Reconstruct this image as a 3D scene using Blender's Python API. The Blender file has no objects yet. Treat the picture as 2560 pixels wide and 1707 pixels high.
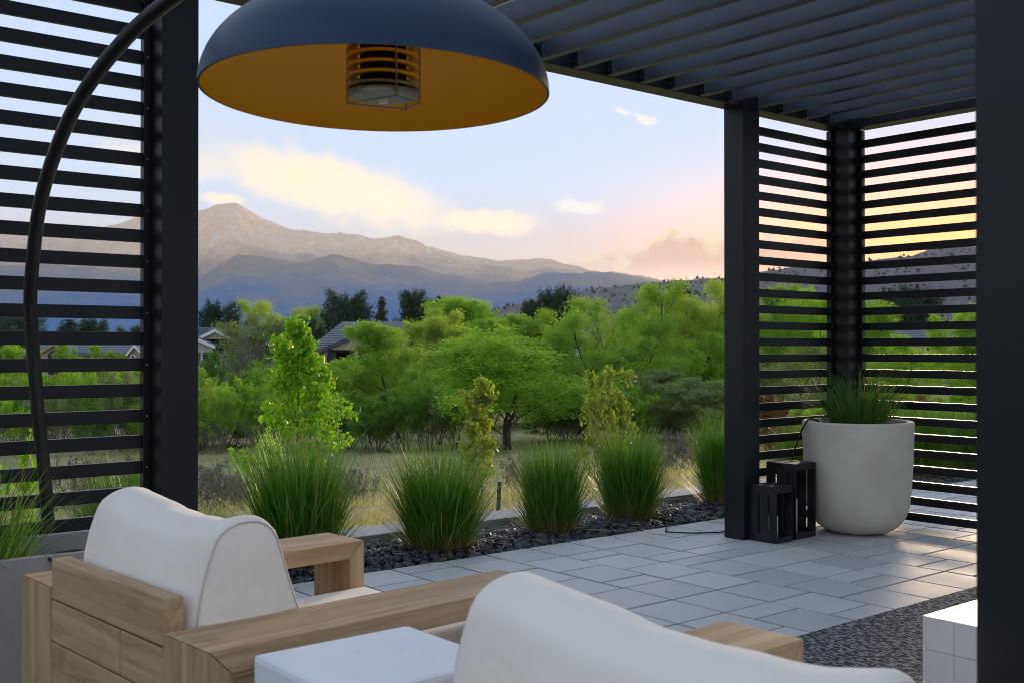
import bpy, bmesh, math, random
import numpy as np
from mathutils import Vector, Matrix

R = math.radians
SC = bpy.context.scene
COL = SC.collection

# ------------------------------------------------------------------ camera
YAW = 0.688673            # heading, from +Y towards +X
CAM_H = 1.1
cam_d = bpy.data.cameras.new('camera')
cam = bpy.data.objects.new('camera', cam_d); COL.objects.link(cam)
cam.location = (0, 0, CAM_H)
cam.rotation_euler = (math.pi / 2 + 0.005612, 0, -YAW)
cam_d.sensor_width = 36.0
cam_d.lens = 36.0 * 2722 / 2560
cam_d.clip_start = 0.05
cam_d.clip_end = 40000
cam_d.dof.use_dof = True
cam_d.dof.focus_distance = 7.0
cam_d.dof.aperture_fstop = 9.0
SC.camera = cam

# ------------------------------------------------------------------ node helper
class NT:
    def __init__(s, tree): s.t = tree; s.n = tree.nodes; s.l = tree.links
    def node(s, kind, **kw):
        nd = s.n.new(kind)
        for k, v in kw.items(): setattr(nd, k, v)
        return nd
    def put(s, sock, v):
        if hasattr(v, 'links'): s.l.new(v, sock)
        else: sock.default_value = v
    def m(s, op, a, b=0.0, c=0.0, clamp=False):
        nd = s.node('ShaderNodeMath', operation=op, use_clamp=clamp)
        s.put(nd.inputs[0], a); s.put(nd.inputs[1], b)
        if len(nd.inputs) > 2: s.put(nd.inputs[2], c)
        return nd.outputs[0]
    def ss(s, x, lo, hi):                       # smoothstep lo..hi
        nd = s.node('ShaderNodeMapRange', interpolation_type='SMOOTHSTEP')
        s.put(nd.inputs['Value'], x); s.put(nd.inputs['From Min'], lo); s.put(nd.inputs['From Max'], hi)
        return nd.outputs['Result']
    def mix(s, f, a, b, blend='MIX'):
        nd = s.node('ShaderNodeMix', data_type='RGBA', blend_type=blend)
        s.put(nd.inputs['Factor'], f); s.put(nd.inputs['A'], a if hasattr(a, 'links') else (*a, 1)[:4]); s.put(nd.inputs['B'], b if hasattr(b, 'links') else (*b, 1)[:4])
        return nd.outputs['Result']
    def vec(s, x, y, z):
        nd = s.node('ShaderNodeCombineXYZ'); s.put(nd.inputs[0], x); s.put(nd.inputs[1], y); s.put(nd.inputs[2], z)
        return nd.outputs[0]
    def noise(s, v, scale, detail=4.0, rough=0.55, dist=0.0):
        nd = s.node('ShaderNodeTexNoise')
        if v is not None: s.l.new(v, nd.inputs['Vector'])
        nd.inputs['Scale'].default_value = scale; nd.inputs['Detail'].default_value = detail
        nd.inputs['Roughness'].default_value = rough; nd.inputs['Distortion'].default_value = dist
        return nd.outputs['Fac']

# ------------------------------------------------------------------ world
SUN_EL, SUN_AZ = 5.8, math.degrees(YAW) + 22.5           # azimuth from +Y towards +X
SKY_STRENGTH = 0.1
SKY_GAIN = 60.0
SKY_LEVEL = 0.073
GLOW = 0.012
EXPOSURE = 3.36
world = bpy.data.worlds.new('World'); SC.world = world; world.use_nodes = True
world.cycles.sampling_method = 'MANUAL'; world.cycles.sample_map_resolution = 512
W = NT(world.node_tree); W.n.clear()
sky = W.node('ShaderNodeTexSky', sky_type='NISHITA', sun_disc=False)
sky.sun_elevation = R(SUN_EL); sky.sun_rotation = R(SUN_AZ)
sky.altitude = 1900; sky.air_density = 1.0; sky.dust_density = 0.5; sky.ozone_density = 1.5
g = W.node('ShaderNodeTexCoord').outputs['Generated']
sep = W.node('ShaderNodeSeparateXYZ'); W.l.new(g, sep.inputs[0])
dx, dy, dz = sep.outputs
cy, sy = math.cos(YAW), math.sin(YAW)
rx = W.m('SUBTRACT', W.m('MULTIPLY', dx, cy), W.m('MULTIPLY', dy, sy))
ry = W.m('ADD', W.m('MULTIPLY', dx, sy), W.m('MULTIPLY', dy, cy))
DEG = 180 / math.pi
az = W.m('MULTIPLY', W.m('ARCTAN2', rx, ry), DEG)        # compass angle, degrees
el = W.m('MULTIPLY', W.m('ARCSINE', dz), DEG)            # height above the horizon, degrees
n1 = W.noise(g, 9.0, 6, 0.6); n2 = W.noise(g, 45.0, 6, 0.65); n3 = W.noise(g, 110.0, 5, 0.7)
dsx, dsy = W.m('SUBTRACT', n1, 0.5), W.m('SUBTRACT', n2, 0.5)
def ellipse(a0, e0, ra, re, tilt, wob, fine, lo=1.0, hi=0.3):
    u = W.m('ADD', W.m('SUBTRACT', az, a0), W.m('MULTIPLY', dsx, wob * 2))
    v = W.m('ADD', W.m('ADD', W.m('SUBTRACT', el, e0), W.m('MULTIPLY', dsx, wob * -0.6)), W.m('MULTIPLY', dsy, fine))
    c, s_ = math.cos(R(tilt)), math.sin(R(tilt))
    p = W.m('DIVIDE', W.m('ADD', W.m('MULTIPLY', u, c), W.m('MULTIPLY', v, s_)), ra)
    q = W.m('DIVIDE', W.m('SUBTRACT', W.m('MULTIPLY', v, c), W.m('MULTIPLY', u, s_)), re)
    d = W.m('ADD', W.m('MULTIPLY', p, p), W.m('MULTIPLY', q, q))
    return W.ss(d, lo, hi)
K = 1.0 / SKY_STRENGTH
def kc(r, g_, b):                           # colour as it should photograph (sRGB 0..255) -> sky radiance
    return tuple((((v / 255 + 0.055) / 1.055) ** 2.4) / 2 ** EXPOSURE * K for v in (r, g_, b))
c = sky.outputs[0]
lum = W.node('ShaderNodeRGBToBW'); W.l.new(c, lum.inputs[0])
soft = W.m('DIVIDE', SKY_GAIN, W.m('ADD', 1.0, W.m('MULTIPLY', lum.outputs[0], SKY_GAIN / (SKY_LEVEL * K))))      # soft shoulder, as an evened-out exposure
raw = W.mix(1.0, c, (GLOW * 1.15, GLOW, GLOW * 0.75), 'MULTIPLY')
c = W.mix(1.0, c, W.vec(soft, soft, soft), 'MULTIPLY')
lum2 = W.node('ShaderNodeRGBToBW'); W.l.new(c, lum2.inputs[0]); lv = lum2.outputs[0]
c = W.mix(0.85, c, W.vec(W.m('MULTIPLY', lv, 0.82), W.m('MULTIPLY', lv, 0.955), W.m('MULTIPLY', lv, 1.26)))
c = W.mix(1.0, c, raw, 'ADD')                            # glow round the setting sun
# thin high cloud all over the sky, long streaks
stv = W.vec(W.m('MULTIPLY', az, 0.035), W.m('MULTIPLY', el, 0.16), W.m('MULTIPLY', n1, 0.6))
cir = W.noise(stv, 1.6, 6, 0.6)
cirm = W.m('MULTIPLY', W.ss(cir, 0.48, 0.78), 0.40)
c = W.mix(cirm, c, kc(226, 224, 234))
# warm dusty veil that hangs over the whole horizon
veil = W.m('MULTIPLY', W.ss(el, 8.8, 3.6), W.m('ADD', 0.35, W.m('MULTIPLY', n1, 0.75)), clamp=True)
c = W.mix(W.m('MULTIPLY', veil, 0.8), c, kc(212, 176, 148))
# long lens cloud lit from below, its tail, and a scrap over the peak
lens = W.m('MULTIPLY', ellipse(-9.3, 8.2, 7.2, 1.75, -14, 2.4, 2.2, 1.35, 0.0), W.m('ADD', 0.5, W.m('ADD', W.m('MULTIPLY', n2, 0.75), W.m('MULTIPLY', n3, 0.4))), clamp=True)
tail = W.m('MULTIPLY', ellipse(-1.2, 6.5, 3.0, 0.75, -3, 1.2, 1.6, 1.35, 0.0), W.m('ADD', 0.5, W.m('MULTIPLY', n3, 0.9)), clamp=True)
lens2 = W.m('MULTIPLY', ellipse(-17.0, 9.2, 4.0, 0.9, -4, 1.5, 1.0, 1.3, 0.0), 0.55)
scrap = W.m('MULTIPLY', ellipse(-14.9, 7.5, 1.3, 0.36, -4, 0.4, 0.5, 1.2, 0.2), 0.8)
lm = W.m('MAXIMUM', W.m('MAXIMUM', lens, tail), W.m('MAXIMUM', scrap, lens2))
c = W.mix(lm, c, kc(272, 250, 218))
# golden light spreading along the horizon from the setting sun
ga = W.m('DIVIDE', W.m('SUBTRACT', az, 22.0), 11.0); ge = W.m('DIVIDE', W.m('SUBTRACT', el, 5.0), 3.2)
gold_ = W.m('POWER', 2.718, W.m('MULTIPLY', W.m('ADD', W.m('MULTIPLY', ga, ga), W.m('MULTIPLY', ge, ge)), -1.0))
c = W.mix(W.m('MULTIPLY', gold_, 0.95), c, kc(430, 245, 85))
# heaped cloud bank low beside the setting sun, dusky body and bright rims
bank_h = W.m('ADD', 4.55, W.m('ADD', W.m('MULTIPLY', W.ss(az, 5.5, 8.6), 1.35), W.m('ADD', W.m('MULTIPLY', dsx, 3.4), W.m('ADD', W.m('MULTIPLY', dsy, 2.4), W.m('MULTIPLY', W.m('SUBTRACT', n3, 0.5), 0.9)))))
over = W.m('SUBTRACT', bank_h, el)
bank = W.m('MULTIPLY', W.ss(over, 0.0, 0.28), W.m('MULTIPLY', W.m('MULTIPLY', W.ss(az, 0.0, 6.0), W.ss(az, 20.0, 13.0)), W.ss(el, 3.4, 4.6)))
rim = W.m('MULTIPLY', bank, W.ss(over, 0.75, 0.1))
c = W.mix(W.m('MULTIPLY', bank, 0.85), c, kc(206, 162, 130))
c = W.mix(W.m('MULTIPLY', rim, 0.8), c, kc(255, 232, 190))
# small bright fair-weather scraps
small = None
for a0, e0, ra, re, t in ((3.5, 7.45, 1.35, 0.36, 0), (6.95, 11.75, 0.75, 0.26, -22), (5.75, 12.05, 0.42, 0.2, -30), (31, 14, 2.2, 0.5, 5), (-33, 16, 2.0, 0.5, -8), (60, 22, 3, 0.8, 10), (-70, 18, 3, 0.7, 0), (110, 20, 3, 0.9, 8), (-120, 25, 3.5, 0.9, -6), (170, 17, 3, 0.8, 4)):
    e_ = ellipse(a0, e0, ra, re, t, 0.6, 1.9, 1.25, 0.35)
    small = e_ if small is None else W.m('MAXIMUM', small, e_)
c = W.mix(W.m('MULTIPLY', small, 0.85), c, kc(255, 250, 240))
bg = W.node('ShaderNodeBackground'); bg.inputs['Strength'].default_value = SKY_STRENGTH
W.l.new(c, bg.inputs['Color'])
W.l.new(bg.outputs[0], W.node('ShaderNodeOutputWorld').inputs['Surface'])
SC.view_settings.view_transform = 'Standard'; SC.view_settings.look = 'None'
SC.view_settings.exposure = EXPOSURE; SC.view_settings.gamma = 1.0
SC.cycles.use_denoising = True; SC.cycles.denoising_prefilter = 'ACCURATE'; SC.cycles.denoising_input_passes = 'RGB_ALBEDO_NORMAL'
SC.cycles.filter_width = 0.95

SC.cycles.max_bounces = 8; SC.cycles.diffuse_bounces = 4; SC.cycles.glossy_bounces = 3
SC.cycles.transmission_bounces = 4; SC.cycles.transparent_max_bounces = 8; SC.cycles.volume_bounces = 1
SC.cycles.sample_clamp_indirect = 6.0

sun_d = bpy.data.lights.new('sun', 'SUN'); sun = bpy.data.objects.new('sun', sun_d); COL.objects.link(sun)
sun_d.energy = 0.6; sun_d.angle = R(10); sun_d.color = (1.0, 0.74, 0.48)
sv = Vector((math.sin(R(SUN_AZ)) * math.cos(R(SUN_EL)), math.cos(R(SUN_AZ)) * math.cos(R(SUN_EL)), math.sin(R(SUN_EL))))
sun.rotation_euler = (-sv).to_track_quat('-Z', 'Y').to_euler()

# ------------------------------------------------------------------ materials
MATS = {}
def new_mat(name):
    m = bpy.data.materials.new(name); m.use_nodes = True
    t = NT(m.node_tree); t.n.clear()
    b = t.node('ShaderNodeBsdfPrincipled'); o = t.node('ShaderNodeOutputMaterial')
    t.l.new(b.outputs[0], o.inputs['Surface'])
    MATS[name] = m
    return m, t, b, o
def bump(t, b, h, strength, dist=0.01):
    nd = t.node('ShaderNodeBump'); nd.inputs['Strength'].default_value = strength; nd.inputs['Distance'].default_value = dist
    t.l.new(h, nd.inputs['Height']); t.l.new(nd.outputs[0], b.inputs['Normal'])
def ocoord(t): return t.node('ShaderNodeTexCoord').outputs['Object']
def scaled(t, v, x, y, z):
    nd = t.node('ShaderNodeMapping'); t.l.new(v, nd.inputs['Vector']); nd.inputs['Scale'].default_value = (x, y, z)
    return nd.outputs[0]
def plain(name, col, rough=0.6, var=0.12, scale=6.0, spec=0.4, bmp=0.0, bscale=200.0, metal=0.0, col2=None):
    m, t, b, o = new_mat(name)
    v = ocoord(t)
    n = t.noise(v, scale, 5, 0.6)
    c2 = col2 or tuple(x * (1 - var * 2) for x in col); c1 = tuple(min(1, x * (1 + var)) for x in col)
    t.l.new(t.mix(t.ss(n, 0.3, 0.7), c2, c1), b.inputs['Base Color'])
    t.l.new(t.m('ADD', rough - 0.06, t.m('MULTIPLY', n, 0.12)), b.inputs['Roughness'])
    b.inputs['Specular IOR Level'].default_value = spec; b.inputs['Metallic'].default_value = metal
    if bmp: bump(t, b, t.noise(v, bscale, 3, 0.6), bmp, 0.003)
    return m
plain('black_metal', (0.007, 0.0095, 0.012), 0.40, 0.1, 3.0, 0.35, 0.06, 900)
plain('rafter_metal_skylit', (0.050, 0.064, 0.084), 0.40, 0.1, 3.0, 0.5, 0.06, 900)  # black metal again, lightened to paint skylight onto the rafters
plain('lamp_black', (0.016, 0.017, 0.019), 0.30, 0.1, 8, 0.5)
plain('lantern_black', (0.016, 0.018, 0.021), 0.55, 0.35, 14, 0.3, 0.15, 120)
plain('bulb_steel', (0.32, 0.34, 0.33), 0.4, 0.1, 20, 0.5, metal=0.6)
plain('screw_steel', (0.7, 0.7, 0.7), 0.3, 0.05, 20, 0.5, metal=0.9)
plain('heater_core', (0.006, 0.006, 0.006), 0.7)
plain('candle_wax', (0.74, 0.76, 0.72), 0.5, 0.03)
plain('rubber', (0.012, 0.012, 0.013), 0.5)
plain('soil', (0.03, 0.022, 0.016), 0.95, 0.3, 30)
plain('white_trim', (0.78, 0.77, 0.74), 0.6, 0.04)
plain('stucco_cream', (0.52, 0.45, 0.35), 0.9, 0.06, 1.0)
plain('stucco_tan', (0.42, 0.30, 0.21), 0.9, 0.06, 1.0)
plain('stucco_white', (0.66, 0.68, 0.68), 0.9, 0.05, 1.0)
plain('deck_maroon', (0.10, 0.035, 0.03), 0.7)
plain('rail_dark', (0.03, 0.03, 0.032), 0.6)
plain('navy_canvas', (0.03, 0.045, 0.09), 0.9)
plain('opening_shade', (0.03, 0.028, 0.026), 0.8)  # near-black painted in for the shade inside recesses and openings
plain('curtain_green', (0.10, 0.17, 0.12), 0.9)
plain('stake_green', (0.02, 0.05, 0.03), 0.6)
plain('stake_tip', (0.45, 0.62, 0.38), 0.6)
plain('stake_orange', (0.6, 0.13, 0.03), 0.6)

def mat_dome():
    m, t, b, o = new_mat('dome_navy')
    v = scaled(t, ocoord(t), 1, 1, 60)
    n = t.noise(v, 3.0, 4, 0.6)
    t.l.new(t.mix(n, (0.011, 0.026, 0.062), (0.020, 0.042, 0.088)), b.inputs['Base Color'])
    t.l.new(t.m('ADD', 0.33, t.m('MULTIPLY', n, 0.12)), b.inputs['Roughness'])
    b.inputs['Metallic'].default_value = 0.35
    m, t, b, o = new_mat('dome_gold')
    n = t.noise(ocoord(t), 5, 3, 0.5)
    t.l.new(t.mix(n, (0.93, 0.47, 0.004), (0.97, 0.53, 0.008)), b.inputs['Base Color'])
    b.inputs['Roughness'].default_value = 0.55; b.inputs['Metallic'].default_value = 0.0
mat_dome()

def mat_wood(name, axis):
    m, t, b, o = new_mat(name)
    v0 = ocoord(t)
    sc = [26, 26, 26]; sc[axis] = 1.6
    r = t.node('ShaderNodeObjectInfo').outputs['Random']
    off = t.node('ShaderNodeVectorMath', operation='ADD'); t.l.new(v0, off.inputs[0])
    t.l.new(t.vec(t.m('MULTIPLY', r, 7), t.m('MULTIPLY', r, 13), t.m('MULTIPLY', r, 5)), off.inputs[1])
    v = scaled(t, off.outputs[0], *sc)
    n = t.noise(v, 1.0, 6, 0.62, 0.6)
    fine = t.noise(scaled(t, off.outputs[0], *[s_ * 7 for s_ in sc]), 1.0, 3, 0.6)
    knots = t.noise(off.outputs[0], 9, 3, 0.5)
    c = t.mix(t.ss(n, 0.25, 0.75), (0.32, 0.195, 0.095), (0.57, 0.395, 0.225))
    c = t.mix(t.m('MULTIPLY', t.ss(fine, 0.5, 0.72), 0.45), c, (0.56, 0.44, 0.30))
    c = t.mix(t.m('MULTIPLY', t.ss(knots, 0.55, 0.8), 0.35), c, (0.17, 0.10, 0.05))
    t.l.new(c, b.inputs['Base Color']); b.inputs['Roughness'].default_value = 0.62; b.inputs['Specular IOR Level'].default_value = 0.25
    bump(t, b, t.m('ADD', n, t.m('MULTIPLY', fine, 0.5)), 0.25, 0.003)
for i_, nm in enumerate('xyz'): mat_wood('teak_' + nm, i_)

def mat_fabric():
    m, t, b, o = new_mat('cushion_fabric')
    v = ocoord(t)
    w1 = t.noise(scaled(t, v, 900, 900, 60), 1.0, 1, 0.5); w2 = t.noise(scaled(t, v, 60, 900, 900), 1.0, 1, 0.5)
    big = t.noise(v, 7, 4, 0.6)
    wr = t.noise(scaled(t, v, 14, 3.5, 9), 1.0, 3, 0.5, 0.8)
    wv = t.m('ADD', w1, w2)
    c = t.mix(big, (0.87, 0.785, 0.655), (0.92, 0.85, 0.725))
    c = t.mix(t.m('MULTIPLY', t.ss(wv, 0.85, 1.2), 0.18), c, (0.60, 0.57, 0.51))
    t.l.new(c, b.inputs['Base Color']); b.inputs['Roughness'].default_value = 0.9; b.inputs['Specular IOR Level'].default_value = 0.1
    b.inputs['Sheen Weight'].default_value = 0.25; b.inputs['Sheen Roughness'].default_value = 0.5
    bump(t, b, t.m('ADD', t.m('MULTIPLY', wv, 0.1), t.m('MULTIPLY', wr, 1.3)), 0.35, 0.015)
mat_fabric()
plain('piping_fabric', (0.60, 0.56, 0.48), 0.9, 0.05, 30)

def mat_paver():
    m, t, b, o = new_mat('paver_concrete')
    v = t.node('ShaderNodeNewGeometry').outputs['Position']
    r = t.node('ShaderNodeObjectInfo').outputs['Random']
    isl = t.node('ShaderNodeNewGeometry').outputs['Random Per Island']
    f_ = t.noise(v, 420, 3, 0.7); big = t.noise(v, 2.6, 4, 0.6); st = t.noise(v, 9, 5, 0.7)
    c = t.mix(t.m('FRACT', t.m('ADD', r, isl)), (0.43, 0.415, 0.39), (0.55, 0.53, 0.49))
    c = t.mix(t.m('MULTIPLY', t.ss(big, 0.4, 0.75), 0.25), c, (0.56, 0.53, 0.48))
    c = t.mix(t.m('MULTIPLY', t.ss(st, 0.52, 0.8), 0.35), c, (0.24, 0.225, 0.205))
    c = t.mix(t.m('MULTIPLY', t.ss(f_, 0.52, 0.7), 0.35), c, (0.2, 0.21, 0.215))
    t.l.new(c, b.inputs['Base Color'])
    t.l.new(t.m('ADD', 0.42, t.m('MULTIPLY', big, 0.25)), b.inputs['Roughness']); b.inputs['Specular IOR Level'].default_value = 0.45
    bump(t, b, f_, 0.35, 0.002)
mat_paver()
plain('joint_sand', (0.014, 0.0145, 0.016), 0.95, 0.3, 60)

def mat_concrete(name, c1, c2, c3):
    m, t, b, o = new_mat(name)
    v = ocoord(t)
    big = t.noise(v, 3.2, 5, 0.65, 0.5); f_ = t.noise(v, 160, 4, 0.7); st = t.noise(scaled(t, v, 5, 5, 1.5), 1, 5, 0.65)
    c = t.mix(t.ss(big, 0.3, 0.7), c1, c2)
    c = t.mix(t.m('MULTIPLY', t.ss(st, 0.5, 0.75), 0.5), c, c3)
    c = t.mix(t.m('MULTIPLY', t.ss(f_, 0.55, 0.72), 0.3), c, tuple(x * 0.45 for x in c1))
    t.l.new(c, b.inputs['Base Color']); b.inputs['Roughness'].default_value = 0.82; b.inputs['Specular IOR Level'].default_value = 0.25
    bump(t, b, f_, 0.4, 0.002)
mat_concrete('pot_concrete', (0.56, 0.52, 0.415), (0.67, 0.63, 0.515), (0.52, 0.41, 0.295))
mat_concrete('trough_concrete', (0.30, 0.29, 0.27), (0.40, 0.39, 0.36), (0.20, 0.20, 0.21))
mat_concrete('kerb_concrete', (0.30, 0.295, 0.28), (0.38, 0.37, 0.35), (0.25, 0.24, 0.225))
def mat_terrazzo():
    m, t, b, o = new_mat('white_terrazzo')
    v = ocoord(t)
    vo = t.node('ShaderNodeTexVoronoi'); t.l.new(v, vo.inputs['Vector']); vo.inputs['Scale'].default_value = 55
    chip = t.m('MULTIPLY', t.ss(vo.outputs['Distance'], 0.16, 0.08), t.ss(t.noise(v, 40, 2), 0.52, 0.6))
    c = t.mix(t.noise(v, 8, 4), (0.74, 0.75, 0.75), (0.81, 0.81, 0.80))
    t.l.new(t.mix(t.m('MULTIPLY', chip, 0.75), c, (0.40, 0.39, 0.37)), b.inputs['Base Color'])
    b.inputs['Roughness'].default_value = 0.55
mat_terrazzo()
plain('white_tile', (0.74, 0.71, 0.66), 0.35, 0.02, 3.0, 0.5)
plain('tile_grout', (0.60, 0.57, 0.53), 0.9)
def mat_rock():
    m, t, b, o = new_mat('black_rock')
    isl = t.node('ShaderNodeNewGeometry').outputs['Random Per Island']
    n = t.noise(ocoord(t), 60, 4, 0.6)
    c = t.mix(isl, (0.012, 0.013, 0.017), (0.050, 0.052, 0.062))
    c = t.mix(t.m('MULTIPLY', t.ss(isl, 0.93, 1.0), 0.6), c, (0.16, 0.155, 0.15))
    t.l.new(t.mix(t.m('MULTIPLY', n, 0.3), c, (0.07, 0.07, 0.08)), b.inputs['Base Color']); b.inputs['Roughness'].default_value = 0.55
    bump(t, b, n, 0.5, 0.004)
mat_rock()
def mat_rug():
    m, t, b, o = new_mat('woven_rug')
    v = ocoord(t)
    s_ = t.node('ShaderNodeSeparateXYZ'); t.l.new(v, s_.inputs[0])
    row = t.m('FLOOR', t.m('MULTIPLY', s_.outputs[0], 120))
    wv = t.vec(row, t.m('MULTIPLY', s_.outputs[1], 36), 0)
    n = t.noise(wv, 0.83, 1, 0.5)
    rib = t.m('ABSOLUTE', t.m('SINE', t.m('MULTIPLY', s_.outputs[0], 120 * math.pi)))
    mask = t.m('MULTIPLY', t.ss(n, 0.48, 0.56), t.ss(rib, 0.25, 0.6))
    t.l.new(t.mix(mask, (0.024, 0.024, 0.026), (0.32, 0.305, 0.285)), b.inputs['Base Color']); b.inputs['Roughness'].default_value = 0.95
    bump(t, b, t.m('ADD', rib, mask), 0.6, 0.004)
mat_rug()

def mat_leaf(name, c1, c2, trans=0.52, rough=0.55, c3=None, k3=0.0, tcol=None):
    m, t, b, o = new_mat(name)
    isl = t.node('ShaderNodeNewGeometry').outputs['Random Per Island']
    big = t.noise(ocoord(t), 0.55, 3, 0.6)
    fac = t.m('ADD', t.m('MULTIPLY', isl, 0.6), t.m('MULTIPLY', t.ss(big, 0.3, 0.7), 0.4))
    c = t.mix(fac, c1, c2)
    if c3: c = t.mix(t.m('MULTIPLY', t.ss(isl, 1 - k3, 1 - k3 * 0.6), 1.0), c, c3)
    t.l.new(c, b.inputs['Base Color']); b.inputs['Roughness'].default_value = rough; b.inputs['Specular IOR Level'].default_value = 0.3
    tr = t.node('ShaderNodeBsdfTranslucent')
    t.l.new(t.mix(1.0, c, tcol or (1.25, 1.35, 0.55), 'MULTIPLY'), tr.inputs['Color'])
    mx = t.node('ShaderNodeMixShader'); mx.inputs[0].default_value = trans
    t.l.new(b.outputs[0], mx.inputs[1]); t.l.new(tr.outputs[0], mx.inputs[2]); t.l.new(mx.outputs[0], o.inputs['Surface'])
mat_leaf('leaf_elm', (0.2, 0.33, 0.035), (0.34, 0.47, 0.058))
mat_leaf('leaf_fresh', (0.24, 0.41, 0.035), (0.4, 0.55, 0.058))
mat_leaf('leaf_yellow', (0.32, 0.42, 0.06), (0.47, 0.53, 0.085))
mat_leaf('leaf_deep', (0.1, 0.2, 0.036), (0.19, 0.33, 0.048))
mat_leaf('leaf_grey', (0.18, 0.235, 0.08), (0.3, 0.36, 0.14), 0.3)
mat_leaf('leaf_silver', (0.20, 0.24, 0.20), (0.30, 0.35, 0.30), 0.25, tcol=(1, 1.1, 0.8))
mat_leaf('leaf_maple', (0.17, 0.37, 0.014), (0.38, 0.58, 0.03), 0.5, 0.4, (0.45, 0.42, 0.03), 0.06)
mat_leaf('leaf_bronze', (0.2, 0.28, 0.03), (0.36, 0.42, 0.04), 0.45, 0.45, (0.36, 0.16, 0.03), 0.07)
mat_leaf('leaf_red', (0.15, 0.06, 0.03), (0.22, 0.12, 0.05), 0.3)
mat_leaf('needle_dark', (0.016, 0.042, 0.018), (0.04, 0.085, 0.03), 0.1, 0.6)
mat_leaf('needle_blue', (0.035, 0.065, 0.048), (0.075, 0.12, 0.09), 0.1, 0.6)
mat_leaf('needle_rust', (0.075, 0.055, 0.028), (0.13, 0.075, 0.03), 0.1, 0.6)
mat_leaf('twig_grey', (0.12, 0.10, 0.085), (0.21, 0.185, 0.155), 0.05, 0.9, tcol=(1, 1, 1))
plain('bark', (0.085, 0.068, 0.055), 0.95, 0.3, 3)
plain('bark_pale', (0.20, 0.17, 0.14), 0.95, 0.25, 5)
plain('bark_dark', (0.05, 0.042, 0.036), 0.95, 0.3, 3)
def mat_blade(name, green1, green2, dry, h0, h1, trans=0.4):
    m, t, b, o = new_mat(name)
    at_ = t.node('ShaderNodeAttribute', attribute_name='tt').outputs['Fac']
    isl = t.node('ShaderNodeNewGeometry').outputs['Random Per Island']
    c = t.mix(isl, green1, green2)
    c = t.mix(t.m('MULTIPLY', t.ss(at_, 0.8, 1.0), 0.28), c, (0.26, 0.30, 0.07))
    c = t.mix(t.ss(t.m('ADD', at_, t.m('MULTIPLY', t.m('SUBTRACT', isl, 0.5), 0.12)), h1, h0), c, dry)
    c = t.mix(t.ss(isl, 0.92, 0.95), c, (0.36, 0.28, 0.13))
    t.l.new(c, b.inputs['Base Color']); b.inputs['Roughness'].default_value = 0.42; b.inputs['Specular IOR Level'].default_value = 0.45
    tr = t.node('ShaderNodeBsdfTranslucent'); t.l.new(t.mix(1.0, c, (1.3, 1.4, 0.6), 'MULTIPLY'), tr.inputs['Color'])
    mx = t.node('ShaderNodeMixShader'); mx.inputs[0].default_value = trans
    t.l.new(b.outputs[0], mx.inputs[1]); t.l.new(tr.outputs[0], mx.inputs[2]); t.l.new(mx.outputs[0], o.inputs['Surface'])
mat_blade('blade_green', (0.045, 0.135, 0.016), (0.13, 0.27, 0.032), (0.24, 0.15, 0.06), 0.10, 0.24)
mat_blade('blade_pot', (0.06, 0.14, 0.03), (0.12, 0.22, 0.05), (0.16, 0.14, 0.05), 0.03, 0.12)
mat_blade('blade_meadow', (0.36, 0.32, 0.12), (0.66, 0.54, 0.26), (0.50, 0.39, 0.19), 0.0, 0.4, 0.3)
mat_blade('blade_meadow_green', (0.15, 0.23, 0.075), (0.38, 0.42, 0.17), (0.36, 0.33, 0.15), 0.0, 0.4, 0.3)
mat_blade('blade_straw', (0.34, 0.24, 0.11), (0.46, 0.35, 0.18), (0.26, 0.16, 0.07), 0.0, 0.3, 0.2)

def mat_ground():
    m, t, b, o = new_mat('meadow_ground')
    v = t.node('ShaderNodeNewGeometry').outputs['Position']
    big = t.noise(v, 0.09, 4, 0.6); mid = t.noise(v, 0.7, 5, 0.65); fine = t.noise(v, 9, 4, 0.7)
    c = t.mix(t.ss(mid, 0.35, 0.65), (0.40, 0.31, 0.15), (0.56, 0.45, 0.24))
    c = t.mix(t.m('MULTIPLY', t.ss(big, 0.42, 0.62), 0.8), c, (0.22, 0.27, 0.10))
    c = t.mix(t.m('MULTIPLY', fine, 0.35), c, (0.26, 0.20, 0.10))
    far = t.node('ShaderNodeVectorMath', operation='LENGTH'); t.l.new(v, far.inputs[0])
    c = t.mix(t.ss(far.outputs['Value'], 75, 160), c, (0.045, 0.075, 0.025))
    t.l.new(c, b.inputs['Base Color']); b.inputs['Roughness'].default_value = 0.95; b.inputs['Specular IOR Level'].default_value = 0.1
    bump(t, b, t.m('ADD', fine, mid), 0.8, 0.15)
mat_ground()
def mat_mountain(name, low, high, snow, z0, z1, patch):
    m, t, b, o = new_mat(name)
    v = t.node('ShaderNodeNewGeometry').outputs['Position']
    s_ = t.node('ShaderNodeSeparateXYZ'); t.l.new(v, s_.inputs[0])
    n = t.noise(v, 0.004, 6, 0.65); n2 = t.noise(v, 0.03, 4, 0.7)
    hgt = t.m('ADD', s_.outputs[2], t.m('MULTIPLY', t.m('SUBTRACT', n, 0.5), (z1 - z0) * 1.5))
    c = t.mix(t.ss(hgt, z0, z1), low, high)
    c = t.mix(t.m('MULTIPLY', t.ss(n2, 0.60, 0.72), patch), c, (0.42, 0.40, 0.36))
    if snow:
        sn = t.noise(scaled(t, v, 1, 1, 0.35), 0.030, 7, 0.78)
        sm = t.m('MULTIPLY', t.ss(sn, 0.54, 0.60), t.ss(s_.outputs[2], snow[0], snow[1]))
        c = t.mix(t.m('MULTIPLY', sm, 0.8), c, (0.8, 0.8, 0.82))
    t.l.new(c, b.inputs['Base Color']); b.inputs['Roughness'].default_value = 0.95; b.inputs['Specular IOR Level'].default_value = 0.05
    bump(t, b, n2, 1.0, 8.0)
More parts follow.
